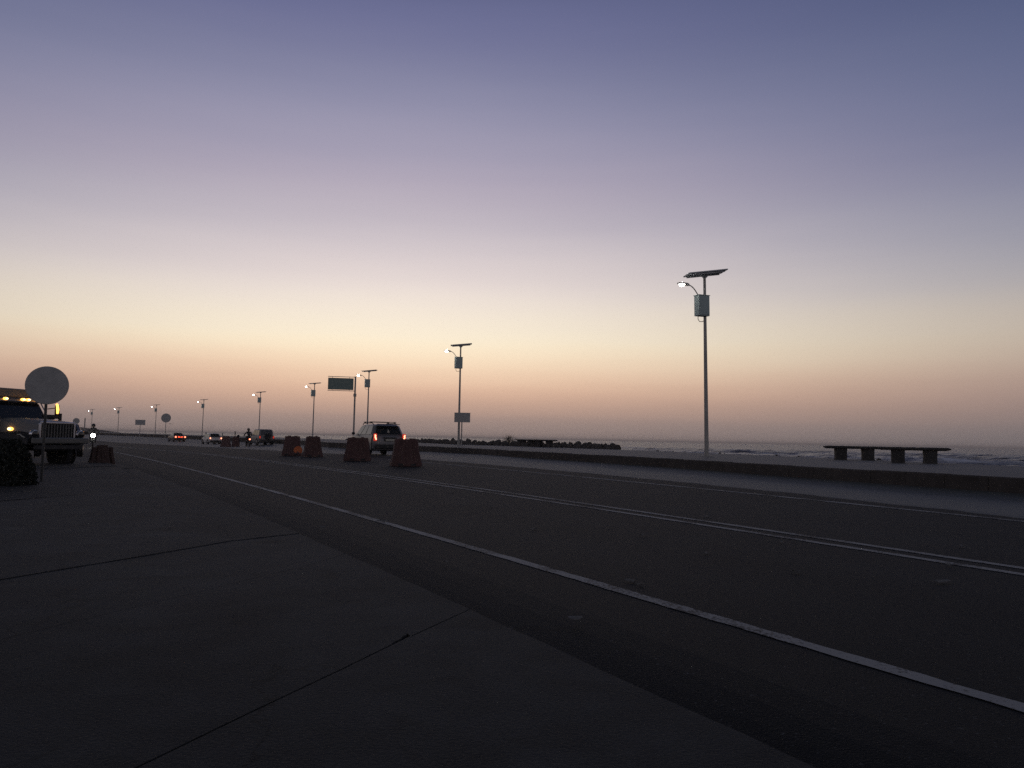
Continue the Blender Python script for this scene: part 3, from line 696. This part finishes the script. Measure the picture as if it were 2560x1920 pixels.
# ---------------------------------------------------------------- plastic road barriers
def barrier(label, x, y, rz, col='red', h=.93, ln=1.05, dep=.46, group='plastic barriers closing the lane', end=None):
    t = thing('road_barrier', label, 'barrier', (x, y, ground_z(x, y) + .004), rz, group)
    def sec(xx, sc):
        return [(xx * sc[0], -dep / 2 * sc[1], sc[2]), (xx * sc[0], dep / 2 * sc[1], sc[2])]
    prof = [(1.0, 1.0, 0), (1.0, 1.0, .10), (.965, .88, .17), (.84, .56, h * .58), (.76, .40, h * .94), (.73, .35, h)]
    rings = []
    for a, b, z in prof:
        X, Yd = ln / 2 * a, dep / 2 * b; c = .035
        rings.append([(-X + c, -Yd, z), (X - c, -Yd, z), (X, -Yd + c, z), (X, Yd - c, z), (X - c, Yd, z), (-X + c, Yd, z), (-X, Yd - c, z), (-X, -Yd + c, z)])
    body = MB().loft(rings); body.build('shell', M[col], t)
    for s in (-1, 1):
        for q in (-.30, 0, .30):
            rb = MB()
            P = []
            for a, b, z in prof[1:5]:
                P.append([(q * a + d_, s * (dep / 2 * b - .01), z) for d_ in (-.045, .045)] + [(q * a + d_, s * (dep / 2 * b + .016), z) for d_ in (.035, -.035)])
            rb.loft(P).build('rib', M[col], t)
        MB().box(s * .22, 0, .055, .17, dep + .006, .075).build('fork_slot', M['black'], t)
        MB().box(s * ln * .17, 0, h + .012, .13, .10, .03, .008).build('filler_cap', M[col], t)
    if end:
        MB().lathe([(.20, -.012), (.20, .012)], 20, (ln * .33, -dep / 2 * .86, .26), 'y').build('reflector_or_glow', M[end], t)  # orange disc paints light glowing in the plastic; no reflector is fitted
    return t
barrier('large dark red road barrier right in front of the silver car, the left one', -6.22, 31.8, R(12), ln=1.1)
barrier('nearest dark red road barrier, right of the silver car at the edge line', -3.62, 27.1, R(20), ln=1.05)
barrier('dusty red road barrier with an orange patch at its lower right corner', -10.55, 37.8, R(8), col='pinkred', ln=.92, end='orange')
barrier('narrow dark road barrier to the right of the one with an orange patch', -9.2, 36.4, R(32), ln=.85)
barrier('pale pinkish road barrier just right of the white car', -24.75, 68.0, R(-28), col='pinkred', ln=.95)
bb = barrier('small red road barrier with a stick standing up from it', -25.3, 72.0, R(10), ln=.62, dep=.4)
MB().tube([(-.08, 0, .9), (-.10, 0, 1.42)], .045, 8).build('stick', M['twig'], bb)
MB().ball((.20, -.02, .98), (.13, .11, .13), 10, 7).build('sandbag', M['black'], bb)
barrier('lone small dark barrier at the pavement edge beside the truck', -12.3, 23.6, R(38), col='brown', h=.64, ln=.42, dep=.40)

# ---------------------------------------------------------------- vehicles
def wheel(parent, x, y, r, w, side, rimmat='rim'):
    prof = [(r * .55, -w / 2), (r * .92, -w / 2), (r, -w * .32), (r, w * .32), (r * .92, w / 2), (r * .55, w / 2)]
    ty = MB().lathe(prof, 22, (x, y, r), 'x').build('wheel', M['rubber'], parent, True)
    MB().lathe([(r * .1, -.02 * side), (r * .6, 0), (r * .6, .01 * side + .0), (r * .12, .035 * side)], 16, (x + side * w * .43, y, r), 'x').build('rim', M[rimmat], ty)
    return ty
def rrect(y0, y1, w, z, c=.1):
    return [(-w + c, y0, z), (w - c, y0, z), (w, y0 + c, z), (w, y1 - c, z), (w - c, y1, z), (-w + c, y1, z), (-w, y1 - c, z), (-w, y0 + c, z)]
def lerp3(a, b, t): return tuple(a[i] + (b[i] - a[i]) * t for i in range(3))
def patch(B0, B1, T0, T1, u0, u1, v0, v1):
    f = lambda u, v: lerp3(lerp3(B0, B1, u), lerp3(T0, T1, u), v)
    return f(u0, v0), f(u1, v0), f(u1, v1), f(u0, v1)
def car(name, label, loc, rz, paint, L, W, H, belt, hood, clear=.2, wr=.33, y0b=None, y1b=None, y0t=None, y1t=None, wt=None, trunk=None, cat='car', wb=None):
    """local +Y is forward; returns root and cabin corners"""
    t = thing(name, label, cat, loc, rz)
    hw = W / 2
    rear = trunk if trunk else belt
    st = [(-L / 2, clear + .22, rear - .20, hw * .86), (-L / 2 + .06, clear + .06, rear - .05, hw * .94), (-L / 2 + .35, clear, rear, hw * .99), (y0b, clear, belt if not trunk else rear, hw), (0, clear, belt, hw), (y1b - .05, clear, belt - .02, hw),
          (L / 2 - .75, clear, hood + .02, hw * .99), (L / 2 - .3, clear + .02, hood - .06, hw * .95), (L / 2 - .07, clear + .08, hood - .2, hw * .88), (L / 2, clear + .2, hood - .36, hw * .8)]
    rings = []
    for y, zb, zt, w in st:
        h = zt - zb
        half = [(w * .88, zb), (w * .985, zb + .12 * h), (w, zb + .42 * h), (w * .99, zb + .78 * h), (w * .93, zt - .03), (w * .66, zt)]
        rings.append([(x, y, z) for x, z in half] + [(-x, y, z) for x, z in reversed(half)])
    body = MB().loft(rings)
    wbm = hw * .93; wt = wt or hw * .72
    zr = H
    body.loft([rrect(y0b, y1b, wbm, belt - .03), rrect(y0b + (y0t - y0b) * .86, y1b + (y1t - y1b) * .86, wbm + (wt - wbm) * .86, belt + (zr - belt) * .86), rrect(y0t + .02, y1t - .04, wt - .02, zr - .055), rrect(y0t + .09, y1t - .12, wt - .09, zr - .018), rrect(y0t + .24, y1t - .3, wt - .22, zr)])
    bo = body.build('body', M[paint], t, True)
    for s in (-1, 1):
        B0, B1, T0, T1 = (s * wbm, y0b, belt), (s * wbm, y1b, belt), (s * wt, y0t, zr), (s * wt, y1t, zr)
        for u0, u1 in ((.08, .36), (.39, .64), (.67, .93)):
            a, b, c, d = patch(B0, B1, T0, T1, u0, u1, .06, .84)
            q = MB(); (q.quad(a, b, c, d, .012) if s > 0 else q.quad(b, a, d, c, .012)); q.build('side_window', M['glass'], t)
    a, b, c, d = patch((-wbm, y0b, belt), (wbm, y0b, belt), (-wt, y0t, zr), (wt, y0t, zr), .09, .91, .08, .86)
    MB().quad(a, b, c, d, .012).build('rear_window', M['glass'], t)
    a, b, c, d = patch((wbm, y1b, belt), (-wbm, y1b, belt), (wt, y1t, zr), (-wt, y1t, zr), .08, .92, .05, .88)
    MB().quad(a, b, c, d, .012).build('windscreen', M['glass'], t)
    wbase = wb or L * .6
    for s in (-1, 1):
        for yy in (-wbase / 2, wbase / 2):
            MB().lathe([(wr * 1.2, -.01), (wr * 1.2, .012)], 22, (s * (hw - .002), yy, wr), 'x').build('wheel_arch', M['black'], t)
            wheel(t, s * (hw - .085), yy, wr, .21, s)
        mr = MB().box(s * (hw + .09), y1b - .25, belt + .07, .17, .10, .13, .03).build('mirror', M['black'], t)
    MB().box(0, -L / 2 - .012, clear + .22, W * .86, .10, .22, .04).build('rear_bumper', M['black'], t)
    MB().box(0, L / 2 - .0, clear + .2, W * .8, .10, .22, .04).build('front_bumper', M['black'], t)
    return t

# silver estate off-roader driving away behind the barriers
D = car('silver_car', 'silver off-road car with roof rack and lit red tail lights, driving away', (-7.15, 41.6, ground_z(-7.15, 41.6)), R(28), 'silver', 4.25, 1.82, 1.60, 1.04, 1.02, .24, .34, -1.93, 1.15, -1.62, .35, .66)
for s in (-1, 1):
    MB().tube([(s * .62, -1.35, 1.585), (s * .63, -1.15, 1.66), (s * .63, .25, 1.66), (s * .62, .42, 1.585)], .022, 8).build('roof_rail', M['black'], D, True)
for yy in (-1.0, .05):
    MB().box(0, yy, 1.72, 1.42, .07, .03, .01).build('cross_bar', M['black'], D)
    for s in (-1, 1): MB().box(s * .63, yy, 1.68, .07, .08, .07, .01).build('bar_foot', M['black'], D)
    zl = .95
for s in (-1, 1):
    ln_ = MB().box(s * .765, -2.115, .93, .17, .10, .37, .035).build('tail_light', M['taildim'], D)
    pts = [(s * .80, -2.172, 1.06), (s * .765, -2.174, 1.0), (s * .785, -2.174, .94), (s * .75, -2.174, .88), (s * .725, -2.172, .80)]
    MB().tube(pts, [.03, .042, .036, .042, .03], 8).build('light_strip', M['tailcore'], ln_)
MB().box(0, -2.155, .80, .58, .03, .13, .01).build('number_plate_recess', M['black'], D)
MB().box(0, -2.176, .80, .46, .012, .10).build('number_plate', M['plate'], D)
MB().box(0, -2.15, .91, .75, .03, .05, .012).build('handle_strip', M['black'], D)
MB().add([(-.07, -1.905, 1.17), (.07, -1.905, 1.17), (0, -1.835, 1.36)], [(0, 1, 2)]).build('window_sticker', M['plate'], D)
MB().box(.36, -2.19, .60, .07, .02, .05).build('reflector_or_glow', M['plate'], D)
MB().box(0, -1.85, 1.595, 1.2, .16, .03, .01).build('spoiler', M['silver'], D)

# boxy off-roader with a spare wheel on its tail door
x, y = -27.6, 86.5
S = car('offroad_car', 'boxy pale off-road car with a spare wheel on its tail door', (x, y, ground_z(x, y)), R(34), 'offwhite', 4.0, 1.70, 1.72, 1.05, 1.05, .28, .36, -1.96, 1.0, -1.80, .45, .66)
MB().lathe([(.19, -.10), (.33, -.10), (.36, -.05), (.36, .05), (.33, .10), (.19, .10)], 20, (.10, -2.14, .95), 'y').build('spare_wheel', M['rubber'], S, True)
for s in (-1, 1): MB().box(s * .74, -2.02, .86, .12, .06, .24, .02).build('tail_light', M['taildim'], S)
MB().box(.70, -1.99, 1.22, .05, .05, .06).build('side_lamp', M['white'], S)

# white hatchback
x, y = -40.0, 104.5
Wc = car('white_car', 'white car with two round glowing red tail lights, driving away', (x, y, ground_z(x, y)), R(37), 'white', 3.8, 1.64, 1.44, .92, .92, .2, .3, -1.75, .95, -1.35, .25, .60)
for s in (-1, 1):
    q = MB().box(s * .70, -1.90, .80, .16, .08, .24, .03).build('tail_light', M['taildim'], Wc); MB().ball((s * .70, -1.96, .80), (.085, .05, .10), 12, 8).build('bulb', M['tailcore'], q, True)
MB().box(.08, -1.925, .52, .44, .02, .11).build('number_plate', M['plate'], Wc)

# dark saloon braking
x, y = -53.2, 124.5
Rc = car('dark_red_car', 'low dark car with bright red brake lights, farthest of the cars', (x, y, ground_z(x, y)), R(38), 'darkred', 4.3, 1.72, 1.40, .90, .90, .18, .3, -1.35, 1.05, -.75, .35, .60, trunk=.96)
for s in (-1, 1):
    q = MB().box(s * .68, -2.14, .76, .28, .06, .22, .03).build('tail_light', M['tail'], Rc)
    for zz in (.70, .82): MB().ball((s * .70, -2.18, zz), (.07, .03, .06), 10, 6).build('bulb', M['tailcore'], q)
MB().box(0, -2.155, .76, .62, .03, .13, .02).build('plate_light', M['tail'], Rc)
MB().box(0, -2.175, .77, .34, .012, .09).build('number_plate', M['plate'], Rc)

# parked car behind the truck with its indicator lit
x, y = -19.1, 33.2
Pc = car('parked_car', 'dark car half hidden behind the truck, its amber indicator lit', (x, y, ground_z(x, y)), R(180 + 28), 'blue', 4.1, 1.68, 1.42, .92, .90, .2, .3, -1.6, .95, -1.2, .25, .60)
for s in (-1, 1):
    q = MB().box(s * .64, 1.99, .68, .26, .12, .14, .03).build('headlight', M['glass'], Pc)
    MB().box(s * .78, 1.93, .70, .07, .12, .20, .02).build('indicator', M['ambercore'] if s < 0 else M['amberdim'], Pc)
MB().box(-.78, 1.965, .52, .05, .05, .14, .01).build('trim', M['plate'], Pc)

# ---- old bonneted truck, front towards the right
fwd_t = Vector((math.cos(R(-15)), math.sin(R(-15))))
TX, TY = -12.44 - 2.35 * fwd_t.x, 21.55 - 2.35 * fwd_t.y
T = thing('truck', 'old truck with upright grille and amber roof lights at the left edge', 'truck', (TX, TY, .0), R(-105))
def tbox(name, *a, m='offwhite', p=None, **k): return MB().box(*a, **k).build(name, M[m], p or T)
# bonnet (y 1.0 .. 2.3), cab (y -.55 .. 1.05), cargo body behind
bn = MB().loft([[(-.72, 1.0, .80), (.72, 1.0, .80), (.72, 1.0, 1.30), (.60, 1.0, 1.40), (0, 1.0, 1.43), (-.60, 1.0, 1.40), (-.72, 1.0, 1.30)],
                [(-.66, 1.7, .78), (.66, 1.7, .78), (.66, 1.7, 1.27), (.54, 1.7, 1.37), (0, 1.7, 1.40), (-.54, 1.7, 1.37), (-.66, 1.7, 1.27)],
                [(-.61, 2.24, .78), (.61, 2.24, .78), (.61, 2.24, 1.22), (.50, 2.24, 1.32), (0, 2.24, 1.345), (-.50, 2.24, 1.32), (-.61, 2.24, 1.22)]]).build('bonnet', M['offwhite'], T, True)
gs = MB()
gs.box(0, 2.27, 1.29, 1.10, .07, .06, .015); gs.box(0, 2.27, .86, 1.16, .07, .05, .015)
for s in (-1, 1): gs.box(s * .575, 2.27, 1.07, .05, .07, .40, .015)
gr = gs.build('grille_frame', M['chrome'], T)
MB().box(0, 2.245, 1.07, 1.08, .02, .40).build('grille', M['black'], T)
for k in range(11): MB().box(-.49 + k * .098, 2.268, 1.07, .030, .03, .38, .006).build('grille_slat', M['grey'], gr)
for s in (-1, 1):
    fd = MB(); rg = []
    for yy, zt in ((1.05, .96), (1.3, 1.03), (1.7, 1.05), (2.05, 1.0), (2.28, .90)):
        rg.append([(s * .60, yy, .66), (s * .60, yy, zt), (s * .86, yy, zt - .01), (s * .95, yy, zt - .08), (s * .95, yy, .70)])
    fd.loft(rg).build('fender', M['black'], T, True)
    hl = MB().lathe([(.05, -.10), (.12, -.06), (.13, .0), (.115, .03), (.05, .045)], 18, (s * .77, 2.31, .97), 'y').build('headlight', M['chrome'], T, True)
    MB().lathe([(.105, 0), (.02, .02)], 18, (s * .77, 2.355, .97), 'y').build('lens', M['glass'], hl, True)
    wheel(T, s * .80, 1.62, .40, .24, s, 'black'); wheel(T, s * .80, -1.45, .40, .24, s, 'black')
    MB().lathe([(.46, -.02), (.46, .02)], 20, (s * .90, 1.62, .42), 'x').build('wheel_arch', M['black'], T)
tbox('bumper', 0, 2.42, .80, 1.86, .12, .16, m='grey', ch=.03)
tbox('bumper_lower', 0, 2.36, .62, 1.6, .10, .14, m='black', ch=.03)
cabm = MB()
cabm.loft([rrect(-.55, 1.08, .90, .62, .06), rrect(-.55, 1.08, .91, 1.36, .06)])
cabm.loft([rrect(-.55, 1.06, .88, 1.34, .08), rrect(-.50, .80, .80, 1.84, .08), rrect(-.46, .80, .79, 1.93, .10), rrect(-.34, .62, .62, 1.99, .14)])
cabm.build('cab', M['offwhite'], T, True)
a, b, c, d = patch((.88, 1.06, 1.36), (-.88, 1.06, 1.36), (.80, .80, 1.84), (-.80, .80, 1.84), .045, .955, .04, .97)
ws = MB().quad(a, b, c, d, .015).build('windscreen', M['glass'], T)
for s in (-1, 1):
    MB().tube([(s * .885, 1.10, 1.35), (s * .80, .82, 1.86)], .017, 6).build('windscreen_pillar', M['chrome'], T)
    a, b, c, d = patch((s * .88, -.5, 1.36), (s * .88, 1.02, 1.36), (s * .80, -.45, 1.84), (s * .80, .78, 1.84), .1, .92, .06, .92)
    (MB().quad(a, b, c, d, .012) if s > 0 else MB().quad(b, a, d, c, .012)).build('side_window', M['glass'], T)
tbox('sun_visor', 0, .86, 1.875, 1.60, .16, .03, m='offwhite', ch=.01)
for k in range(5):
    xx = (-.62, -.33, -.16, .40, .72)[k]
    rl = MB().ball((xx, .86, 1.935), (.075, .05, .04), 12, 8).build('roof_light', M['amber'], T, True)
    MB().ball((xx, .905, 1.935), (.045, .02, .024), 10, 6).build('bulb', M['ambercore'], rl)
tbox('roof_box', 0, .10, 2.12, 1.62, 1.0, .25, m='grey', ch=.03)
# cargo body, a little taller than the cab
tbox('cargo_body', 0, -1.72, 1.55, 1.96, 2.2, 1.35, m='grey', ch=.03)
tbox('chassis', 0, 0, .62, .9, 4.3, .2, m='black')
# far mirror with an amber reflection put in as a glowing strip, near indicator
for s in (-1, 1):
    ar = MB(); ar.tube([(s * .86, 1.02, 1.70), (s * 1.16, 1.05, 1.74)], .014, 6); ar.tube([(s * .86, 1.02, 1.44), (s * 1.16, 1.05, 1.46)], .014, 6); ar.build('mirror_arm', M['black'], T)
    MB().box(s * 1.17, 1.05, 1.62, .15, .05, .40, .02).build('mirror', M['black'], T)
MB().tube([(-1.10, 1.095, 1.86), (-1.125, 1.10, 1.78), (-1.14, 1.10, 1.68), (-1.14, 1.095, 1.57)], [.028, .036, .036, .026], 8).build('mirror_glow', M['amber'], T)
MB().tube([(-.84, 1.5, 1.0), (-.84, 1.5, 1.57)], .045, 8).build('air_intake', M['black'], T)
tbox('battery_case', -.66, 1.27, 1.46, .30, .18, .14, m='black', ch=.02)
il = MB().ball((.695, 1.42, 1.10), (.05, .09, .05), 12, 8).build('indicator', M['amber'], T, True)
MB().ball((.74, 1.42, 1.10), (.025, .055, .035), 10, 6).build('bulb', M['ambercore'], il)
MB().tube([(.965, 1.95, .95), (.972, 2.05, .96), (.972, 2.10, .92), (.965, 2.2, .88)], .016, 6).build('fender_glint', M['plate'], T)  # pale squiggle shaped and coloured as a reflected glint, not real trim

# ---------------------------------------------------------------- motorcycles and riders
def motorbike(label, loc, rz, front):
    t = thing('motorcycle', label, 'motorcycle', loc, rz)
    for yy in (-.63, .66):
        w_ = MB().lathe([(.22, -.045), (.28, -.05), (.305, 0), (.28, .05), (.22, .045)], 22, (0, yy, .305), 'x').build('wheel', M['rubber'], t, True)
        MB().lathe([(.03, -.06), (.22, -.012), (.22, .012), (.03, .06)], 12, (0, yy, .305), 'x').build('rim', M['rim'], w_)
    for s in (-1, 1):
        MB().tube([(s * .09, .66, .305), (s * .08, .50, .74), (s * .07, .42, .95)], .022, 8).build('fork', M['steel'], t)
        MB().tube([(s * .05, .42, .97), (s * .20, .40, 1.03), (s * .37, .30, 1.02)], .013, 6).build('handlebar', M['black'], t)
        MB().tube([(s * .26, .37, 1.03), (s * .30, .38, 1.17)], .007, 5).build('mirror_stem', M['black'], t)
        MB().ball((s * .32, .38, 1.20), (.06, .02, .04), 10, 6).build('mirror', M['black'], t)
        MB().tube([(s * .07, -.10, .40), (s * .08, -.63, .305)], .02, 6).build('swing_arm', M['black'], t)
    MB().ball((0, .14, .78), (.13, .27, .13), 14, 9).build('tank', M['darkred'], t, True)
    MB().box(0, -.33, .78, .24, .66, .09, .035).build('seat', M['black'], t, True)
    MB().box(0, .05, .46, .24, .38, .34, .06).build('engine', M['black'], t)
    MB().tube([(.12, .1, .36), (.15, -.3, .34), (.15, -.75, .42)], .035, 8).build('exhaust', M['rim'], t)
    fm = MB(); rg = []
    for a in np.linspace(.15, 2.2, 8): rg.append([(x_2, -.63 - math.cos(a) * .35, .305 + math.sin(a) * .35 + dz) for x_2, dz in ((-.07, 0), (.07, 0), (.07, .015), (-.07, .015))])
    fm.loft(rg).build('rear_mudguard', M['black'], t)
    hl = MB().lathe([(.04, -.10), (.085, -.05), (.095, .02), (.08, .03)], 16, (0, .56, .88), 'y').build('headlight', M['black'], t, True)
    MB().ball((0, .60, .88), (.15, .05, .14), 16, 9).build('lens', M['head'] if front else M['glass'], hl, True)
    tl = MB().box(0, -.72, .72, .16, .08, .10, .02).build('tail_light', M['taildim'] if front else M['tail'], t)
    if not front: MB().ball((0, -.775, .72), (.07, .03, .065), 12, 8).build('bulb', M['tailcore'], tl, True)
    MB().box(0, -.80, .52, .17, .012, .13).build('number_plate', M['plate'], t)
    return t
def rider(label, loc, rz):
    """one continuous skinned body sitting on the bike; local +Y forward"""
    V = []; E = []; RD = []
    def v(x, y, z, r):
        V.append((x, y, z)); RD.append(r); return len(V) - 1
    pel = v(0, -.28, .90, .135); w = v(0, -.24, 1.05, .13); ch = v(0, -.14, 1.26, .155); nk0 = v(0, -.08, 1.40, .085); nk = v(0, -.05, 1.47, .055); hd = v(0, -.01, 1.58, .085); ht = v(0, .0, 1.66, .07)
    E += [(pel, w), (w, ch), (ch, nk0), (nk0, nk), (nk, hd), (hd, ht)]
    for s in (-1, 1):
        sh = v(s * .18, -.09, 1.37, .07); elb = v(s * .33, .04, 1.16, .05); wr_ = v(s * .345, .24, 1.06, .034); pm = v(s * .345, .31, 1.045, .038)
        E += [(nk0, sh), (sh, elb), (elb, wr_), (wr_, pm)]
        for k, (dx, l) in enumerate(((-.036, .9), (-.013, 1.0), (.012, .95), (.034, .75))):
            a = v(s * (.345 + dx * .9), .345, 1.052, .011); b = v(s * (.345 + dx), .345 + .035 * l, 1.025, .010); c = v(s * (.345 + dx), .335 + .01 * l, .995, .009); E += [(pm, a), (a, b), (b, c)]
        a = v(s * .305, .30, 1.025, .012); b = v(s * .30, .325, 1.0, .010); E += [(pm, a), (a, b)]
        hip = v(s * .10, -.24, .86, .10); kn = v(s * .20, .16, .78, .07); an = v(s * .17, .02, .40, .045); he = v(s * .17, -.02, .34, .045); to = v(s * .18, .16, .33, .035)
        E += [(pel, hip), (hip, kn), (kn, an), (an, he), (he, to)]
    me_ = bpy.data.meshes.new('person'); me_.from_pydata(V, E, [])
    o = bpy.data.objects.new('person', me_); COL.objects.link(o); o.location = loc; o.rotation_euler = (0, 0, rz)
    md = o.modifiers.new('skin', 'SKIN'); sv = me_.skin_vertices[0].data
    for i, r in enumerate(RD): sv[i].radius = (r, r); sv[i].use_root = False
    sv[0].use_root = True
    ss = o.modifiers.new('sub', 'SUBSURF'); ss.levels = 1; ss.render_levels = 2
    me_.materials.append(M['jacket'])
    tag(o, label, 'person')
    hm = MB(); rg = []
    for z, r in ((1.53, .115), (1.57, .128), (1.64, .134), (1.71, .118), (1.755, .075), (1.77, .02)):
        rg.append([(r * math.cos(a), -.005 + r * 1.12 * math.sin(a), z) for a in np.linspace(0, 2 * math.pi, 17)[:-1]])
    h_ = hm.loft(rg).build('helmet', M['helmet'], o, True)
    MB().ball((0, .075, 1.60), (.075, .058, .085), 12, 8).build('face', M['skin'], o, True)
    MB().ball((0, .128, 1.595), (.012, .016, .02), 8, 6).build('nose', M['skin'], o, True)
    for s in (-1, 1): MB().ball((s * .03, .125, 1.615), (.012, .008, .008), 8, 5).build('eye', M['black'], o)
    MB().box(0, .125, 1.555, .05, .012, .010).build('mouth', M['darkred'], o)
    return o
x, y = -24.95, 74.3; z = ground_z(x, y)
motorbike('motorcycle with a glowing red tail light beside the off-road car', (x, y, z), R(30), False)
rider('rider in dark jacket and helmet seen from behind on the red-lit motorcycle', (x, y, z), R(30))
x, y = -31.3, 58.6; z = ground_z(x, y)
motorbike('oncoming motorcycle with a bright white headlight, near the far lamps', (x, y, z), R(180 + 28), True)
rider('rider in dark clothes and helmet on the oncoming motorcycle', (x, y, z), R(180 + 28))

# ---------------------------------------------------------------- small things
gl = thing('gull', 'small gull gliding low over the sea beside the large far round sign', 'bird', (-87.3, 200.0, 3.2), R(20))
MB().ball((0, 0, 0), (.11, .30, .10), 10, 7).build('body', M['bird'], gl, True)
for s in (-1, 1):
    MB().loft([[(s * .06, .10, .02), (s * .06, -.12, .02), (s * .06, -.12, .05), (s * .06, .10, .05)], [(s * .38, .10, .14), (s * .38, -.06, .14), (s * .38, -.06, .16), (s * .38, .10, .16)], [(s * .80, -.06, .02), (s * .80, -.12, .02), (s * .80, -.12, .03), (s * .80, -.06, .03)]]).build('wing', M['bird'], gl)
LIT = [(-1.62, 10.1, .26, .07, 20), (.95, 6.15, .16, .05, -30), (1.0, 6.0, .09, .04, 10), (.42, 4.85, .17, .12, 0), (-.55, 6.9, .08, .05, 40), (-2.7, 16.2, .2, .06, 15), (-1.1, 15.0, .16, .05, -10), (2.75, 11.0, .22, .05, 20), (4.7, 8.2, .16, .07, 40), (3.4, 6.2, .30, .10, 12), (2.4, 6.6, .14, .06, -20), (1.9, 7.6, .17, .05, 70), (.3, 9.4, .16, .05, 30), (.9, 10.4, .15, .06, 0), (3.9, 7.0, .12, .05, 20), (5.9, 14.3, .2, .06, 10), (-2.2, 9.3, .12, .08, 0), (1.5, 8.9, .12, .05, 0), (2.9, 8.4, .10, .06, 30), (-3.5, 20.1, .2, .07, 60), (-.3, 12.2, .14, .05, 0)]
for k, (x, y, a, b, rz) in enumerate(LIT):
    a *= .62; b *= .5
    rr = random.Random(k); n = 9; poly = [(a / 2 * math.cos(q) * rr.uniform(.7, 1.1), b / 2 * math.sin(q) * rr.uniform(.7, 1.1)) for q in np.linspace(0, 2 * math.pi, n + 1)[:-1]]
    mb = MB(); zz = [rr.uniform(.004, .022) for _ in poly]
    mb.add([(px, py, z0) for (px, py), z0 in zip(poly, zz)] + [(px, py, z0 + .004) for (px, py), z0 in zip(poly, zz)] + [(0, 0, .02), (0, 0, .024)],
           [(k2, (k2 + 1) % n, n + (k2 + 1) % n, n + k2) for k2 in range(n)] + [(2 * n, (k2 + 1) % n, k2) for k2 in range(n)] + [(2 * n + 1, n + k2, n + (k2 + 1) % n) for k2 in range(n)])
    o = mb.build('litter_scrap', M['paper']); o.location = (x, y, ground_z(x, y) + .004); o.rotation_euler = (0, 0, R(rz))
    tag(o, 'small pale scrap of litter lying flat on the dark asphalt', 'litter', 'scraps of litter on the road')

# ---------------------------------------------------------------- evening haze
HAZE = 0.00024
mt = bpy.data.materials.new('haze'); mt.use_nodes = True; t = mt.node_tree; t.nodes.clear()
pv = t.nodes.new('ShaderNodeVolumePrincipled'); pv.inputs['Color'].default_value = (.98, .90, .82, 1); pv.inputs['Density'].default_value = HAZE; pv.inputs['Anisotropy'].default_value = .5
mo = t.nodes.new('ShaderNodeOutputMaterial'); t.links.new(pv.outputs[0], mo.inputs['Volume'])
hz = MB().box(0, 0, 4.0, 64000, 64000, 18.0).build('haze', mt); tag(hz, kind='stuff')
